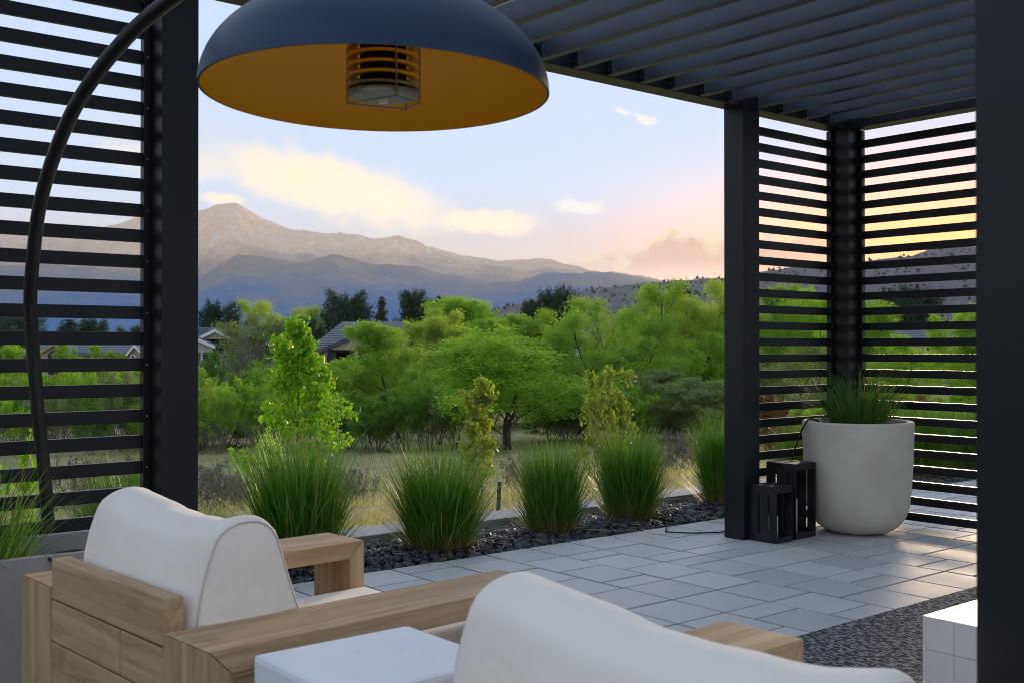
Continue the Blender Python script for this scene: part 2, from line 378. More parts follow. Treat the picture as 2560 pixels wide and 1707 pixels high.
mat_mountain('peak_rock_hazed', (0.20, 0.17, 0.16), (0.72, 0.46, 0.26), (330, 620), 250, 560, 0.1)  # warm tan of the sunset haze painted into the upper rock colour
mat_mountain('foothill_forest_hazed', (0.02, 0.12, 0.27), (0.22, 0.18, 0.15), None, 50, 320, 0.5)  # blue of the distant haze painted into the lower slope colour
mat_mountain('scrub_hill', (0.095, 0.09, 0.095), (0.13, 0.115, 0.115), None, 0, 90, 0.15)
plain('scrub_leaf', (0.050, 0.056, 0.045), 0.95, 0.4, 0.02)
def mat_roof(name, c1, c2, rows):
    m, t, b, o = new_mat(name)
    v = ocoord(t)
    n = t.noise(scaled(t, v, 3, 3, 14), 1.0, 4, 0.6)
    t.l.new(t.mix(n, c1, c2), b.inputs['Base Color']); b.inputs['Roughness'].default_value = 0.85
mat_roof('roof_grey', (0.13, 0.14, 0.155), (0.22, 0.23, 0.245), 1)
mat_roof('roof_slate', (0.055, 0.065, 0.085), (0.10, 0.115, 0.14), 1)
def mat_glass():
    m, t, b, o = new_mat('window_glass')
    b.inputs['Base Color'].default_value = (0.03, 0.035, 0.035, 1); b.inputs['Roughness'].default_value = 0.08
    b.inputs['Specular IOR Level'].default_value = 0.8
mat_glass()
m_, t_, b_, o_ = new_mat('lit_window')
b_.inputs['Base Color'].default_value = (0.3, 0.15, 0.05, 1); b_.inputs['Emission Color'].default_value = (1.0, 0.5, 0.12, 1); b_.inputs['Emission Strength'].default_value = 0.35

# ------------------------------------------------------------------ mesh helpers
class MB:
    def __init__(s): s.v = []; s.f = []; s.m = []
    def add(s, vs, fs, mi=0):
        o = len(s.v); s.v.extend([tuple(p) for p in vs]); s.f.extend([tuple(i + o for i in f) for f in fs]); s.m.extend([mi] * len(fs))
        return s
    def box(s, x0, x1, y0, y1, z0, z1, mi=0):
        return s.add([(x, y, z) for x in (x0, x1) for y in (y0, y1) for z in (z0, z1)],
                     [(0, 1, 3, 2), (4, 6, 7, 5), (0, 4, 5, 1), (2, 3, 7, 6), (0, 2, 6, 4), (1, 5, 7, 3)], mi)
    def prism(s, prof, axis, a0, a1, mi=0):           # closed 2-D profile extruded along an axis
        n = len(prof)
        def P(p, a): return (a, p[0], p[1]) if axis == 0 else ((p[0], a, p[1]) if axis == 1 else (p[0], p[1], a))
        vs = [P(p, a0) for p in prof] + [P(p, a1) for p in prof]
        fs = [tuple(range(n))[::-1], tuple(range(n, 2 * n))] + [(i, (i + 1) % n, n + (i + 1) % n, n + i) for i in range(n)]
        return s.add(vs, fs, mi)
    def tube(s, pts, rad, k=8, mi=0, cap=True):
        pts = [Vector(p) for p in pts]; n = len(pts)
        rs = rad if hasattr(rad, '__len__') else [rad] * n
        up = Vector((0.13, 0.21, 0.97)); vs = []
        for i, p in enumerate(pts):
            d = (pts[min(i + 1, n - 1)] - pts[max(i - 1, 0)]).normalized()
            a = d.cross(up)
            if a.length < 1e-3: a = d.cross(Vector((1, 0, 0)))
            a.normalize(); b = d.cross(a)
            for j in range(k):
                th = 2 * math.pi * j / k
                vs.append(p + (a * math.cos(th) + b * math.sin(th)) * rs[i])
        fs = [(i * k + j, i * k + (j + 1) % k, (i + 1) * k + (j + 1) % k, (i + 1) * k + j) for i in range(n - 1) for j in range(k)]
        if cap: fs += [tuple(range(k))[::-1], tuple(range((n - 1) * k, n * k))]
        return s.add(vs, fs, mi)
    def lathe(s, prof, k=48, mi=0, c=(0, 0)):
        vs = [(c[0] + r * math.cos(2 * math.pi * j / k), c[1] + r * math.sin(2 * math.pi * j / k), z) for r, z in prof for j in range(k)]
        n = len(prof)
        fs = [(i * k + j, i * k + (j + 1) % k, (i + 1) * k + (j + 1) % k, (i + 1) * k + j) for i in range(n - 1) for j in range(k)]
        return s.add(vs, fs, mi)
    def mesh(s, name, mats, bevel=0.0, smooth=False, seg=2):
        me = bpy.data.meshes.new(name); me.from_pydata(s.v, [], s.f)
        for mm in (mats if isinstance(mats, (list, tuple)) else [mats]): me.materials.append(MATS[mm])
        if any(s.m): me.polygons.foreach_set('material_index', s.m)
        bm = bmesh.new(); bm.from_mesh(me)
        bmesh.ops.recalc_face_normals(bm, faces=bm.faces)
        if bevel:
            es = [e for e in bm.edges if len(e.link_faces) == 2 and e.calc_face_angle() > 0.6]
            bmesh.ops.bevel(bm, geom=es, offset=bevel, segments=seg, profile=0.6, affect='EDGES', clamp_overlap=True)
        bm.to_mesh(me); bm.free()
        if smooth:
            me.polygons.foreach_set('use_smooth', [True] * len(me.polygons))
        me.update()
        return me
def link(name, data, parent=None, loc=(0, 0, 0), rotz=0.0, scale=1.0):
    o = bpy.data.objects.new(name, data); COL.objects.link(o)
    o.location = loc; o.rotation_euler = (0, 0, rotz)
    o.scale = (scale,) * 3 if not hasattr(scale, '__len__') else scale
    if parent: o.parent = parent
    return o
def obj(name, mb, mats, parent=None, bevel=0.0, smooth=False, loc=(0, 0, 0), rotz=0.0):
    return link(name, mb.mesh(name, mats, bevel, smooth), parent, loc, rotz)
def tag(o, label=None, cat=None, group=None, kind=None):
    if label: o['label'] = label
    if cat: o['category'] = cat
    if group: o['group'] = group
    if kind: o['kind'] = kind
    return o
def thing(name, label, cat, loc=(0, 0, 0), rotz=0.0, group=None, scale=1.0):
    return tag(link(name, None, None, loc, rotz, scale), label, cat, group)
def np_mesh(name, verts, faces, mats, mi=None, attr=None, smooth=False):
    """verts (N,3), faces (M,k) arrays -> mesh, fast"""
    me = bpy.data.meshes.new(name)
    verts = np.asarray(verts, np.float32); faces = np.asarray(faces, np.int32); k = faces.shape[1]
    me.vertices.add(len(verts)); me.vertices.foreach_set('co', verts.ravel())
    me.loops.add(faces.size); me.loops.foreach_set('vertex_index', faces.ravel())
    me.polygons.add(len(faces)); me.polygons.foreach_set('loop_start', np.arange(0, faces.size, k, dtype=np.int32))
    if mi is not None: me.polygons.foreach_set('material_index', np.asarray(mi, np.int32))
    for mm in (mats if isinstance(mats, (list, tuple)) else [mats]): me.materials.append(MATS[mm])
    if attr is not None:
        a = me.attributes.new('tt', 'FLOAT', 'POINT'); a.data.foreach_set('value', np.asarray(attr, np.float32))
    if smooth: me.polygons.foreach_set('use_smooth', np.ones(len(faces), bool))
    me.update(calc_edges=True); me.validate()
    return me

# ------------------------------------------------------------------ numeric noise
def lattice(x, y, seed):
    x = np.asarray(x, float); y = np.asarray(y, float)
    xi, yi = np.floor(x).astype(np.int64), np.floor(y).astype(np.int64)
    fx, fy = x - xi, y - yi
    def h(a, b):
        n = (a * 374761393 + b * 668265263 + seed * 982451653) & 0x7fffffff
        n = ((n ^ (n >> 13)) * 1274126177) & 0x7fffffff
        return ((n ^ (n >> 16)) & 0xffff) / 65535.0
    u, v = fx * fx * (3 - 2 * fx), fy * fy * (3 - 2 * fy)
    return (h(xi, yi) * (1 - u) + h(xi + 1, yi) * u) * (1 - v) + (h(xi, yi + 1) * (1 - u) + h(xi + 1, yi + 1) * u) * v
def fbm(x, y, seed, oct_=5, ridged=False):
    t = 0.0; a = 0.5
    for i in range(oct_):
        n = lattice(x * 2 ** i, y * 2 ** i, seed + i)
        t = t + a * ((1 - np.abs(2 * n - 1)) if ridged else n); a *= 0.5
    return t

# ------------------------------------------------------------------ sight lines of the survey (pixels of the photograph -> bearings)
FPX = 2722.0; HORIZON = 868.8
def bearing(px): return YAW + math.atan((px - 1280) / FPX)
def spot(px, d):                        # ground point at bearing of column px, d metres ahead
    k = (px - 1280) / FPX
    return (d * (sy + k * cy), d * (cy - k * sy))
def level(py, d): return CAM_H + (HORIZON - py) / FPX * d
DS = 2560 / 2352.0                      # notes were taken on a reduced copy

KERB_Y0, KERB_Y1, EDGE_Y = 5.30, 5.58, 4.575
def terrain(x, y):
    x = np.asarray(x, float); y = np.asarray(y, float)
    s = np.maximum(y - KERB_Y1 - 0.02, 0.6 * (x - 12.0))
    z = np.interp(s, [-1, 0, 0.4, 3, 9, 22, 34, 48, 80, 300, 1500], [-0.12, -0.12, -0.16, -0.5, -1.45, -3.2, -4.2, -4.75, -5.0, -5.2, -6.0])
    return z + np.where(s > 0.5, (fbm(x * 0.22, y * 0.22, 5, 4) - 0.47) * np.clip(s * 0.12, 0, 0.55), 0)

# ------------------------------------------------------------------ ground sheet, far hills
def ground():
    na, rr = 300, np.concatenate([[0.01], np.geomspace(1.5, 9000, 120)])
    a = np.linspace(0, 2 * np.pi, na, endpoint=False)
    Rr, A = np.meshgrid(rr, a, indexing='ij')
    X, Y = Rr * np.sin(A), Rr * np.cos(A)
    V = np.stack([X, Y, terrain(X, Y)], -1).reshape(-1, 3)
    i, j = np.meshgrid(np.arange(len(rr) - 1), np.arange(na), indexing='ij')
    F = np.stack([i * na + j, i * na + (j + 1) % na, (i + 1) * na + (j + 1) % na, (i + 1) * na + j], -1).reshape(-1, 4)
    o = link('ground', np_mesh('ground', V, F, 'meadow_ground', smooth=True)); tag(o, kind='structure')
ground()

def range_mesh(name, prof, D, front, base, mat, seed, crest_amp, body_amp, freq, na=520, nr=46):
    """a mountain range: skyline heights given along compass bearings at D metres, flanks falling towards the plain"""
    px = np.array([p[0] for p in prof]) * DS; py = np.array([p[1] for p in prof]) * DS
    b = np.arctan((px - 1280) / FPX); e = (HORIZON - py) / FPX * np.cos(b)
    th = np.linspace(-1.15, 1.15, na)
    zc = np.interp(th, b, e) * D + CAM_H
    zc = zc + (fbm(th * D * freq * 6, th * 0 + 3.1, seed, 5) - 0.48) * crest_amp
    t = np.concatenate([[-0.25, -0.1], np.linspace(0, 1, nr) ** 1.15])
    T, TH = np.meshgrid(t, th, indexing='ij')
    rad = D * (1 - T * front)
    f = np.where(T < 0, 1 + T * 1.6, (1 - T) ** 1.25)
    X, Y = rad * np.sin(TH + YAW), rad * np.cos(TH + YAW)
    rid = fbm(X * freq, Y * freq, seed + 20, 6, True) - 0.55
    z = base + (zc[None, :] - base) * f
    z = z + rid * body_amp * np.clip(np.sin(np.pi * np.clip(T, 0, 1)), 0, 1) * np.clip((zc[None, :] - base) / (zc.max() - base), 0.15, 1)
    z = np.maximum(z, -8.0)
    V = np.stack([X, Y, z], -1).reshape(-1, 3); n0 = len(t)
    i, j = np.meshgrid(np.arange(n0 - 1), np.arange(na - 1), indexing='ij')
    F = np.stack([i * na + j, i * na + j + 1, (i + 1) * na + j + 1, (i + 1) * na + j], -1).reshape(-1, 4)
    o = link(name, np_mesh(name, V, F, mat, smooth=True)); tag(o, kind='structure')
    return X, Y, z
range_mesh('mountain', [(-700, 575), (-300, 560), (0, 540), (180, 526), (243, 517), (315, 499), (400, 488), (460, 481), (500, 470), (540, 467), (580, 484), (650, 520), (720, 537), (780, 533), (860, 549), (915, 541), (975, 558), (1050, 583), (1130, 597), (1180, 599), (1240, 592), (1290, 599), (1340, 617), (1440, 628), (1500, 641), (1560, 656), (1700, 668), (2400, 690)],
           6000, 0.34, -8, 'peak_rock_hazed', 11, 46, 320, 1 / 560.0, 700, 70)
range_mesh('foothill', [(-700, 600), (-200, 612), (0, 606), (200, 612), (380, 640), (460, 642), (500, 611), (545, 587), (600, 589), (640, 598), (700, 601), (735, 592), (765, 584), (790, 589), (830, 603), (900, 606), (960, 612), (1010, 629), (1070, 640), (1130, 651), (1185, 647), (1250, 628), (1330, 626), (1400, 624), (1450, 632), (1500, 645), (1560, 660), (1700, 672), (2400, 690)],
           4000, 0.40, -8, 'foothill_forest_hazed', 31, 20, 130, 1 / 420.0, 700, 60)
HX, HY, HZ = range_mesh('hill', [(-700, 830), (600, 775), (1000, 745), (1100, 722), (1170, 703), (1230, 690), (1330, 668), (1400, 660), (1500, 649), (1560, 643), (1665, 640), (1750, 625), (1825, 614), (1900, 606), (1990, 598), (2095, 588), (2136, 572), (2240, 566), (2400, 560), (3000, 575)],
                        1500, 0.55, -6, 'scrub_hill', 51, 3.5, 16, 1 / 160.0)
def scrub():
    rng = np.random.default_rng(3)
    n = 9000
    ti = rng.integers(2, HX.shape[0] - 8, n); tj = rng.integers(HX.shape[1] // 3, HX.shape[1] - 1, n)
    crest = rng.random(n) < 0.06; ti[crest] = 2
    c = np.stack([HX[ti, tj], HY[ti, tj], HZ[ti, tj]], -1) + rng.normal(0, 1, (n, 3)) * [12, 12, 0]
    s = 0.7 + 2.2 * rng.random(n) ** 2
    ico = np.array([(0, 0, 1.1), (1, 0, .1), (.3, .95, .2), (-.8, .6, 0), (-.8, -.6, .15), (.3, -.95, .1), (0, 0, -.6)])
    fc = np.array([(0, 1, 2), (0, 2, 3), (0, 3, 4), (0, 4, 5), (0, 5, 1), (6, 2, 1), (6, 3, 2), (6, 4, 3), (6, 5, 4), (6, 1, 5)])
    V = c[:, None, :] + ico[None] * s[:, None, None] * rng.uniform(0.7, 1.3, (n, 7, 1))
    F = fc[None] + np.arange(n)[:, None, None] * 7
    o = link('hillside_scrub', np_mesh('hillside_scrub', V.reshape(-1, 3), F.reshape(-1, 3), 'scrub_leaf'))
    tag(o, 'dark scrub dotted over the dry hillside', 'scrub', kind='stuff')
scrub()
# ------------------------------------------------------------------ haze: one even volume round everything
def haze():
    m = bpy.data.materials.new('haze_air'); m.use_nodes = True
    t = NT(m.node_tree); t.n.clear()
    v = t.node('ShaderNodeVolumePrincipled'); v.inputs['Density'].default_value = HAZE_DENSITY; v.inputs['Color'].default_value = (0.86, 0.93, 1.0, 1)
    v.inputs['Anisotropy'].default_value = 0.25
    t.l.new(v.outputs[0], t.node('ShaderNodeOutputMaterial').inputs['Volume']); MATS['haze_air'] = m
    mb = MB().box(-9500, 9500, -9500, 9500, -10, 850)
    tag(obj('haze', mb, 'haze_air'), 'pale even haze filling the valley air', 'haze', kind='stuff')
HAZE_DENSITY = 4.2e-5
if HAZE_DENSITY: haze()

# ------------------------------------------------------------------ patio, gravel bed, kerb
def patio():
    base = obj('patio', MB().box(-4, 11.6, -4, EDGE_Y, -0.12, -0.028), 'joint_sand'); tag(base, kind='structure')
    u = 0.1485; nx, ny = 84, 34; x0 = 3.0 - 14 * u - 0.02
    rng = random.Random(12)
    grid = [[False] * ny for _ in range(nx)]
    out = []
    for j in range(ny):
        i = 0
        while i < nx:
            if grid[i][j]: i += 1; continue
            run = 0
            while i + run < nx and not grid[i + run][j] and run < 4: run += 1
            opts = []
            for (w, h, p) in ((3, 2, 7), (2, 2, 3.5), (2, 1, 1.6), (3, 1, 0.6)):
                if w <= run and run - w != 1 and j + h <= ny: opts.append((w, h, p))
            if not opts: opts = [(run if run < 4 else 2, 1 if rng.random() < .5 or j + 2 > ny else 2, 1)]
            w, h, _ = rng.choices(opts, [o_[2] for o_ in opts])[0]
            if any(grid[i + a][j + b] for a in range(w) for b in range(h) if j + b < ny): h = 1
            for a in range(w):
                for b in range(h): grid[i + a][j + b] = True
            out.append((x0 + i * u, EDGE_Y - (j + h) * u, w, h)); i += w
    gap = 0.0066
    shapes = {}
    def shape(w, h):
        if (w, h) not in shapes:
            W_, H_ = w * u / 2 - gap, h * u / 2 - gap
            shapes[(w, h)] = MB().box(-W_, W_, -H_, H_, -0.04, 0.0).mesh('paver', 'paver_concrete', 0.003)
        return shapes[(w, h)]
    vis = []
    for (x, y, w, h) in out:
        cx, cy_ = x + w * u / 2, y + h * u / 2
        d = cx * sy + cy_ * cy; r_ = cx * cy - cy_ * sy
        seen = d > 3.35 and abs(r_) < d * 0.50
        vis.append((0 if seen else 1, d, x, y, w, h))
    vis.sort()
    rest = MB(); rr = random.Random(4)
    for k, (ns, d, x, y, w, h) in enumerate(vis):
        if k < 300 and not ns:
            o = link('paver', shape(w, h), base, (x + w * u / 2, y + h * u / 2, rr.uniform(-0.0012, 0.0012)))
            o.rotation_euler = (rr.gauss(0, 0.0012), rr.gauss(0, 0.0012), rr.gauss(0, 0.002))
        else:
            dz_ = rr.uniform(-0.001, 0.001)
            rest.box(x + gap, x + w * u - gap, y + gap, y + h * u - gap, -0.04, dz_)
    o = obj('paver_field', rest, 'paver_concrete', base); tag(o, kind='stuff')
patio()

def gravel():
    bed = obj('gravel_bed', MB().box(-4, 11.6, EDGE_Y + 0.004, KERB_Y0 - 0.004, -0.13, -0.045), 'soil'); tag(bed, kind='structure')
    edging = obj('edging_strip', MB().box(-4, 11.6, EDGE_Y + 0.004, EDGE_Y + 0.016, -0.045, -0.006), 'rubber', bed)
    rng = np.random.default_rng(8)
    n = 7600
    x = rng.uniform(1.2, 10.8, n); y = rng.uniform(EDGE_Y + 0.03, KERB_Y0 - 0.02, n)
    s = rng.uniform(0.013, 0.030, n)
    mound = 0.02 * np.sin((y - EDGE_Y) / (KERB_Y0 - EDGE_Y) * np.pi)
    z = -0.042 + rng.uniform(0, 0.028, n) + mound
    p = (1 + 5 ** .5) / 2
    ico = np.array([(-1, p, 0), (1, p, 0), (-1, -p, 0), (1, -p, 0), (0, -1, p), (0, 1, p), (0, -1, -p), (0, 1, -p), (p, 0, -1), (p, 0, 1), (-p, 0, -1), (-p, 0, 1)]) / 1.9
    fc = np.array([(0, 11, 5), (0, 5, 1), (0, 1, 7), (0, 7, 10), (0, 10, 11), (1, 5, 9), (5, 11, 4), (11, 10, 2), (10, 7, 6), (7, 1, 8), (3, 9, 4), (3, 4, 2), (3, 2, 6), (3, 6, 8), (3, 8, 9), (4, 9, 5), (2, 4, 11), (6, 2, 10), (8, 6, 7), (9, 8, 1)])
    sc_ = s[:, None, None] * rng.uniform(0.6, 1.45, (n, 1, 3)) * [1, 1, 0.75]
    V = ico[None] * sc_ * rng.uniform(0.72, 1.2, (n, 12, 1))
    a = rng.uniform(0, 6.28, n); ca, sa = np.cos(a)[:, None], np.sin(a)[:, None]
    V = np.stack([V[..., 0] * ca - V[..., 1] * sa, V[..., 0] * sa + V[..., 1] * ca, V[..., 2]], -1) + np.stack([x, y, z], -1)[:, None]
    F = fc[None] + np.arange(n)[:, None, None] * 12
    o = link('gravel', np_mesh('gravel', V.reshape(-1, 3), F.reshape(-1, 3), 'black_rock')); tag(o, 'crushed black rock mulch in the planting strip', 'gravel', kind='stuff')
    # straw litter fallen among the rocks
    m = 900
    bx_, by_ = rng.uniform(1.5, 10, m), EDGE_Y - 0.12 + (KERB_Y0 - EDGE_Y + 0.12) * rng.random(m) ** 0.75; th = rng.uniform(0, 6.28, m); L = rng.uniform(.04, .2, m)
    q = np.stack([bx_, by_, np.where(by_ < EDGE_Y, 0.003, 0.006 + rng.uniform(0, .02, m))], -1); dv = np.stack([np.cos(th), np.sin(th), np.where(by_ < EDGE_Y + .2, 0, rng.normal(0, .12, m))], -1) * L[:, None]
    pv = np.stack([-np.sin(th), np.cos(th), th * 0 + .3], -1) * 0.0016
    V = np.stack([q - pv, q + pv, q + dv + pv, q + dv - pv], 1).reshape(-1, 3); F = np.arange(m * 4).reshape(-1, 4)
    o = link('straw_litter', np_mesh('straw_litter', V, F, 'blade_straw', attr=np.full(m * 4, .6))); tag(o, 'dry straw litter scattered over the black rock', 'litter', kind='stuff')
gravel()
kerb = thing('kerb_wall', 'low pale concrete kerb behind the black rock strip', 'kerb', (4, KERB_Y0, 0))
for i_ in range(7):
    xa = -4 + i_ * 2.25
    obj('kerb_slab', MB().box(xa - 4 + 0.004, xa - 4 + 2.246, 0, KERB_Y1 - KERB_Y0, -0.45, 0.035), 'kerb_concrete', kerb, 0.006)
tube_ = MB().tube([(5.2, 4.62, 0.012), (5.0, 4.57, 0.014), (4.82, 4.42, 0.008), (4.9, 4.3, 0.008), (5.05, 4.2, 0.008), (5.3, 4.22, 0.008)], 0.0045, 6)
tag(obj('drip_hose', tube_, 'rubber', smooth=True), 'thin black drip hose crossing from the rock strip to the pergola post', 'hose')

# ------------------------------------------------------------------ pergola
PZ = 2.486; PW = 0.1435; FY = 0.489
PERG = thing('pergola', 'black metal pergola with open rafter roof and slatted side screens', 'pergola', (4.986, 3.969, 0))
PO = Vector((4.986, 3.969, 0))
def P_(mb_fn): pass
def perg(name, box, mat='black_metal', parent=None, bevel=0.003):
    x0, x1, y0, y1, z0, z1 = box
    o = obj(name, MB().box(x0 - PO.x, x1 - PO.x, y0 - PO.y, y1 - PO.y, z0, z1), mat, parent or PERG, bevel)
    return o
TOPZ = PZ + 0.17
post_xy = {'left': (1.573, 3.969), 'mid': (4.986, 3.969), 'corner': (6.027, 3.969), 'near': (1.215, FY), 'far': (6.027, FY)}
for k_, (x, y) in post_xy.items():
    p_ = perg('post', (x, x + PW, y, y + PW, 0.0, TOPZ if k_ != 'corner' else TOPZ - .004))
y1_ = 3.969 + PW
perg('beam', (-0.9, 1.573, 3.985, y1_, PZ, TOPZ - .006)); perg('beam', (1.573 + PW, 4.986, 3.985, y1_, PZ, TOPZ - .006)); perg('beam', (4.986 + PW, 6.027, 3.985, y1_, PZ, TOPZ - .006))
perg('beam', (6.043, 6.027 + PW, FY + PW, 3.969, PZ, TOPZ - .006))
perg('beam', (-0.9, 1.215, FY, FY + PW - .016, PZ, TOPZ - .006)); perg('beam', (1.215 + PW, 6.027, FY, FY + PW - .016, PZ, TOPZ - .006))
JS = 0.2365
joist_me = MB().box(-0.022, 0.022, 0, 3.985 - FY - PW + 0.016, 0, 0.098).mesh('joist', 'rafter_metal_skylit', 0.003)
screw_me = MB().lathe([(0.0001, 0.002), (0.0028, 0.0015), (0.0034, 0)], 8).mesh('screw', 'screw_steel')
clip_me = MB().box(-0.004, 0, -0.035, 0, 0.004, 0.094).mesh('bracket', 'black_metal', 0.001)
for k in range(-12, 11):
    x = 3.435 + 0.022 + k * JS + (0.0)
    if x > 6.0: continue
    j_ = link('joist', joist_me, PERG, (x - PO.x, FY + PW - .016 - PO.y, PZ + 0.003))
    if k > -3:
        yl = 3.985 - FY - PW + 0.016
        link('bracket', clip_me, j_, (-0.022, yl - 0.001, 0))
        for zz in (0.028, 0.076):
            s_ = link('screw', screw_me, j_, (-0.026, yl - 0.016, zz)); s_.rotation_euler = (0, -math.pi / 2, 0)
# screens: frame bars on the posts, slats between
SL0, SLP, SLH = 1.0126, 0.0972, 0.0485
def screen(axis, a0, a1, p0, p1, ks):
    """slats run along axis from a0 to a1, occupying p0..p1 across"""
    fw_ = 0.028
    if axis == 0: fr = perg('screen_frame', (a0, a0 + fw_, p0 - .012, p1, 0.012, PZ - .004), bevel=.002); perg('screen_frame', (a1 - fw_, a1, p0 - .012, p1, 0.012, PZ - .004), bevel=.002)
    else: fr = perg('screen_frame', (p0 - .012, p1, a0, a0 + fw_, 0.012, PZ - .004), bevel=.002); perg('screen_frame', (p0 - .012, p1, a1 - fw_, a1, 0.012, PZ - .004), bevel=.002)
    L0, L1 = a0 + fw_ + .001, a1 - fw_ - .001
    b_ = MB().box(L0 - PO.x, L1 - PO.x, p0 - PO.y, p1 - PO.y, 0, SLH) if axis == 0 else MB().box(p0 - PO.x, p1 - PO.x, L0 - PO.y, L1 - PO.y, 0, SLH)
    me = b_.mesh('slat', 'black_metal', 0.002)
    for k in ks:
        link('slat', me, fr, (0, 0, SL0 + k * SLP))
        if k % 2 == 0:
            if axis == 0: q_ = link('screw', screw_me, fr, (a1 - fw_ / 2 - PO.x, p0 - .012 - PO.y, SL0 + k * SLP + .024)); q_.rotation_euler = (math.pi / 2, 0, 0)
            else: q_ = link('screw', screw_me, fr, (p0 - .012 - PO.x, a1 - fw_ / 2 - PO.y, SL0 + k * SLP + .024)); q_.rotation_euler = (0, -math.pi / 2, 0)
screen(0, -0.6, 1.573, 4.088, 4.112, range(-10, 15))
screen(0, 4.986 + PW, 6.027, 4.088, 4.112, range(-10, 15))
screen(1, 0.9, 3.969, 6.146, 6.170, range(-10, 15))

# ------------------------------------------------------------------ armchairs
def arm_mesh(L, w, t, h):
    """inverted U of thick boards with mitred corners: returns top, two legs as profiles in x-z extruded over y"""
    a = L / 2
    top = [(-a, h), (a, h), (a - t, h - t), (-a + t, h - t)]
    l0 = [(-a, 0), (-a, h - .0012), (-a + t, h - t - .0012), (-a + t, 0)]
    l1 = [(a - t, 0), (a - t, h - t - .0012), (a, h - .0012), (a, 0)]
    return top, l0, l1
def back_cushion(bulge=1.0):
    hw = 0.288; ny = 41
    prof = [(-0.400, 0.42), (-0.396, 0.50), (-0.382, 0.60), (-0.362, 0.675), (-0.338, 0.722), (-0.292, 0.744), (-0.238, 0.742), (-0.200, 0.716), (-0.178, 0.665), (-0.150, 0.585), (-0.118, 0.50), (-0.098, 0.43), (-0.13, 0.405), (-0.25, 0.400), (-0.37, 0.403)]
    # smooth the profile (closed Catmull-Rom)
    P = np.array(prof); n = len(P); pts = []
    for i in range(n):
        p0, p1, p2, p3 = P[i - 1], P[i], P[(i + 1) % n], P[(i + 2) % n]
        for t in (0, .25, .5, .75):
            pts.append(0.5 * ((2 * p1) + (-p0 + p2) * t + (2 * p0 - 5 * p1 + 4 * p2 - p3) * t * t + (-p0 + 3 * p1 - 3 * p2 + p3) * t ** 3))
    Q = np.array(pts); m = len(Q); cen = np.array([-0.235, 0.56])
    V = []; ys = []
    e = np.linspace(-1, 1, ny); yy = np.sign(e) * (1 - (1 - np.abs(e)) ** 1.5)
    for v in yy:
        edge = max(0.0, (abs(v) - 0.93) / 0.07)
        sc_ = math.sqrt(max(0.0, 1 - (edge * 0.55) ** 2)) if edge > 0 else 1.0
        sc_ = 1 - (1 - sc_) * 0.55
        puff = 1 - abs(v) ** 2.5
        dip = -0.026 * (1 - min(1, abs(v + 0.25) / 0.95) ** 1.6)
        for (x, z) in Q:
            up = np.clip((z - 0.5) / 0.24, 0, 1)
            xx = cen[0] + (x - cen[0]) * sc_; zz = cen[1] + (z - cen[1]) * sc_
            xx += puff * (-0.016 if x < -0.33 else (0.03 if x > -0.2 else 0)) * np.clip((z - .40) / .12, 0, 1)
            zz += dip * up + 0.010 * up * max(0, abs(v) - 0.7) / 0.3
            zz += (0.0022 * math.sin(v * 7.3 + x * 9) + 0.0012 * math.sin(v * 17 + 1.7)) * up * (1 - abs(v)); xx += 0.002 * math.sin(v * 9 + z * 14)
            V.append((xx, v * hw * (1 + (bulge - 1) * float(np.clip((zz - 0.535) / 0.06, 0, 1))), zz))
    F = [(i * m + j, i * m + (j + 1) % m, (i + 1) * m + (j + 1) % m, (i + 1) * m + j) for i in range(ny - 1) for j in range(m)]
    mb = MB().add(V, F)
    for i, sgn in ((0, 1), (ny - 1, -1)):                   # slightly domed end panels
        ring = list(range(i * m, (i + 1) * m)); c0 = np.mean([V[k] for k in ring], axis=0)
        prev = ring; o0 = 0
        for sc_, bul in ((0.75, 0.008), (0.4, 0.013)):
            st = len(mb.v)
            for k in ring:
                p = c0 + (np.array(V[k]) - c0) * sc_; p[1] += (-sgn) * bul; mb.v.append(tuple(p))
            cur = list(range(st, st + m))
            for j in range(m):
                mb.f.append((prev[j], prev[(j + 1) % m], cur[(j + 1) % m], cur[j])); mb.m.append(0)
            prev = cur
        mb.f.append(tuple(prev)); mb.m.append(0)
    seams = []
    for i in (0, ny - 1):
        seams.append([tuple(np.array(V[i * m + j]) * [1, 1.0, 1] + np.array([0, (-0.001 if i == 0 else 0.001), 0])) for j in range(m)] + [V[i * m]])
    return mb.mesh('back_cushion', 'cushion_fabric', 0, True), seams
CH = {}
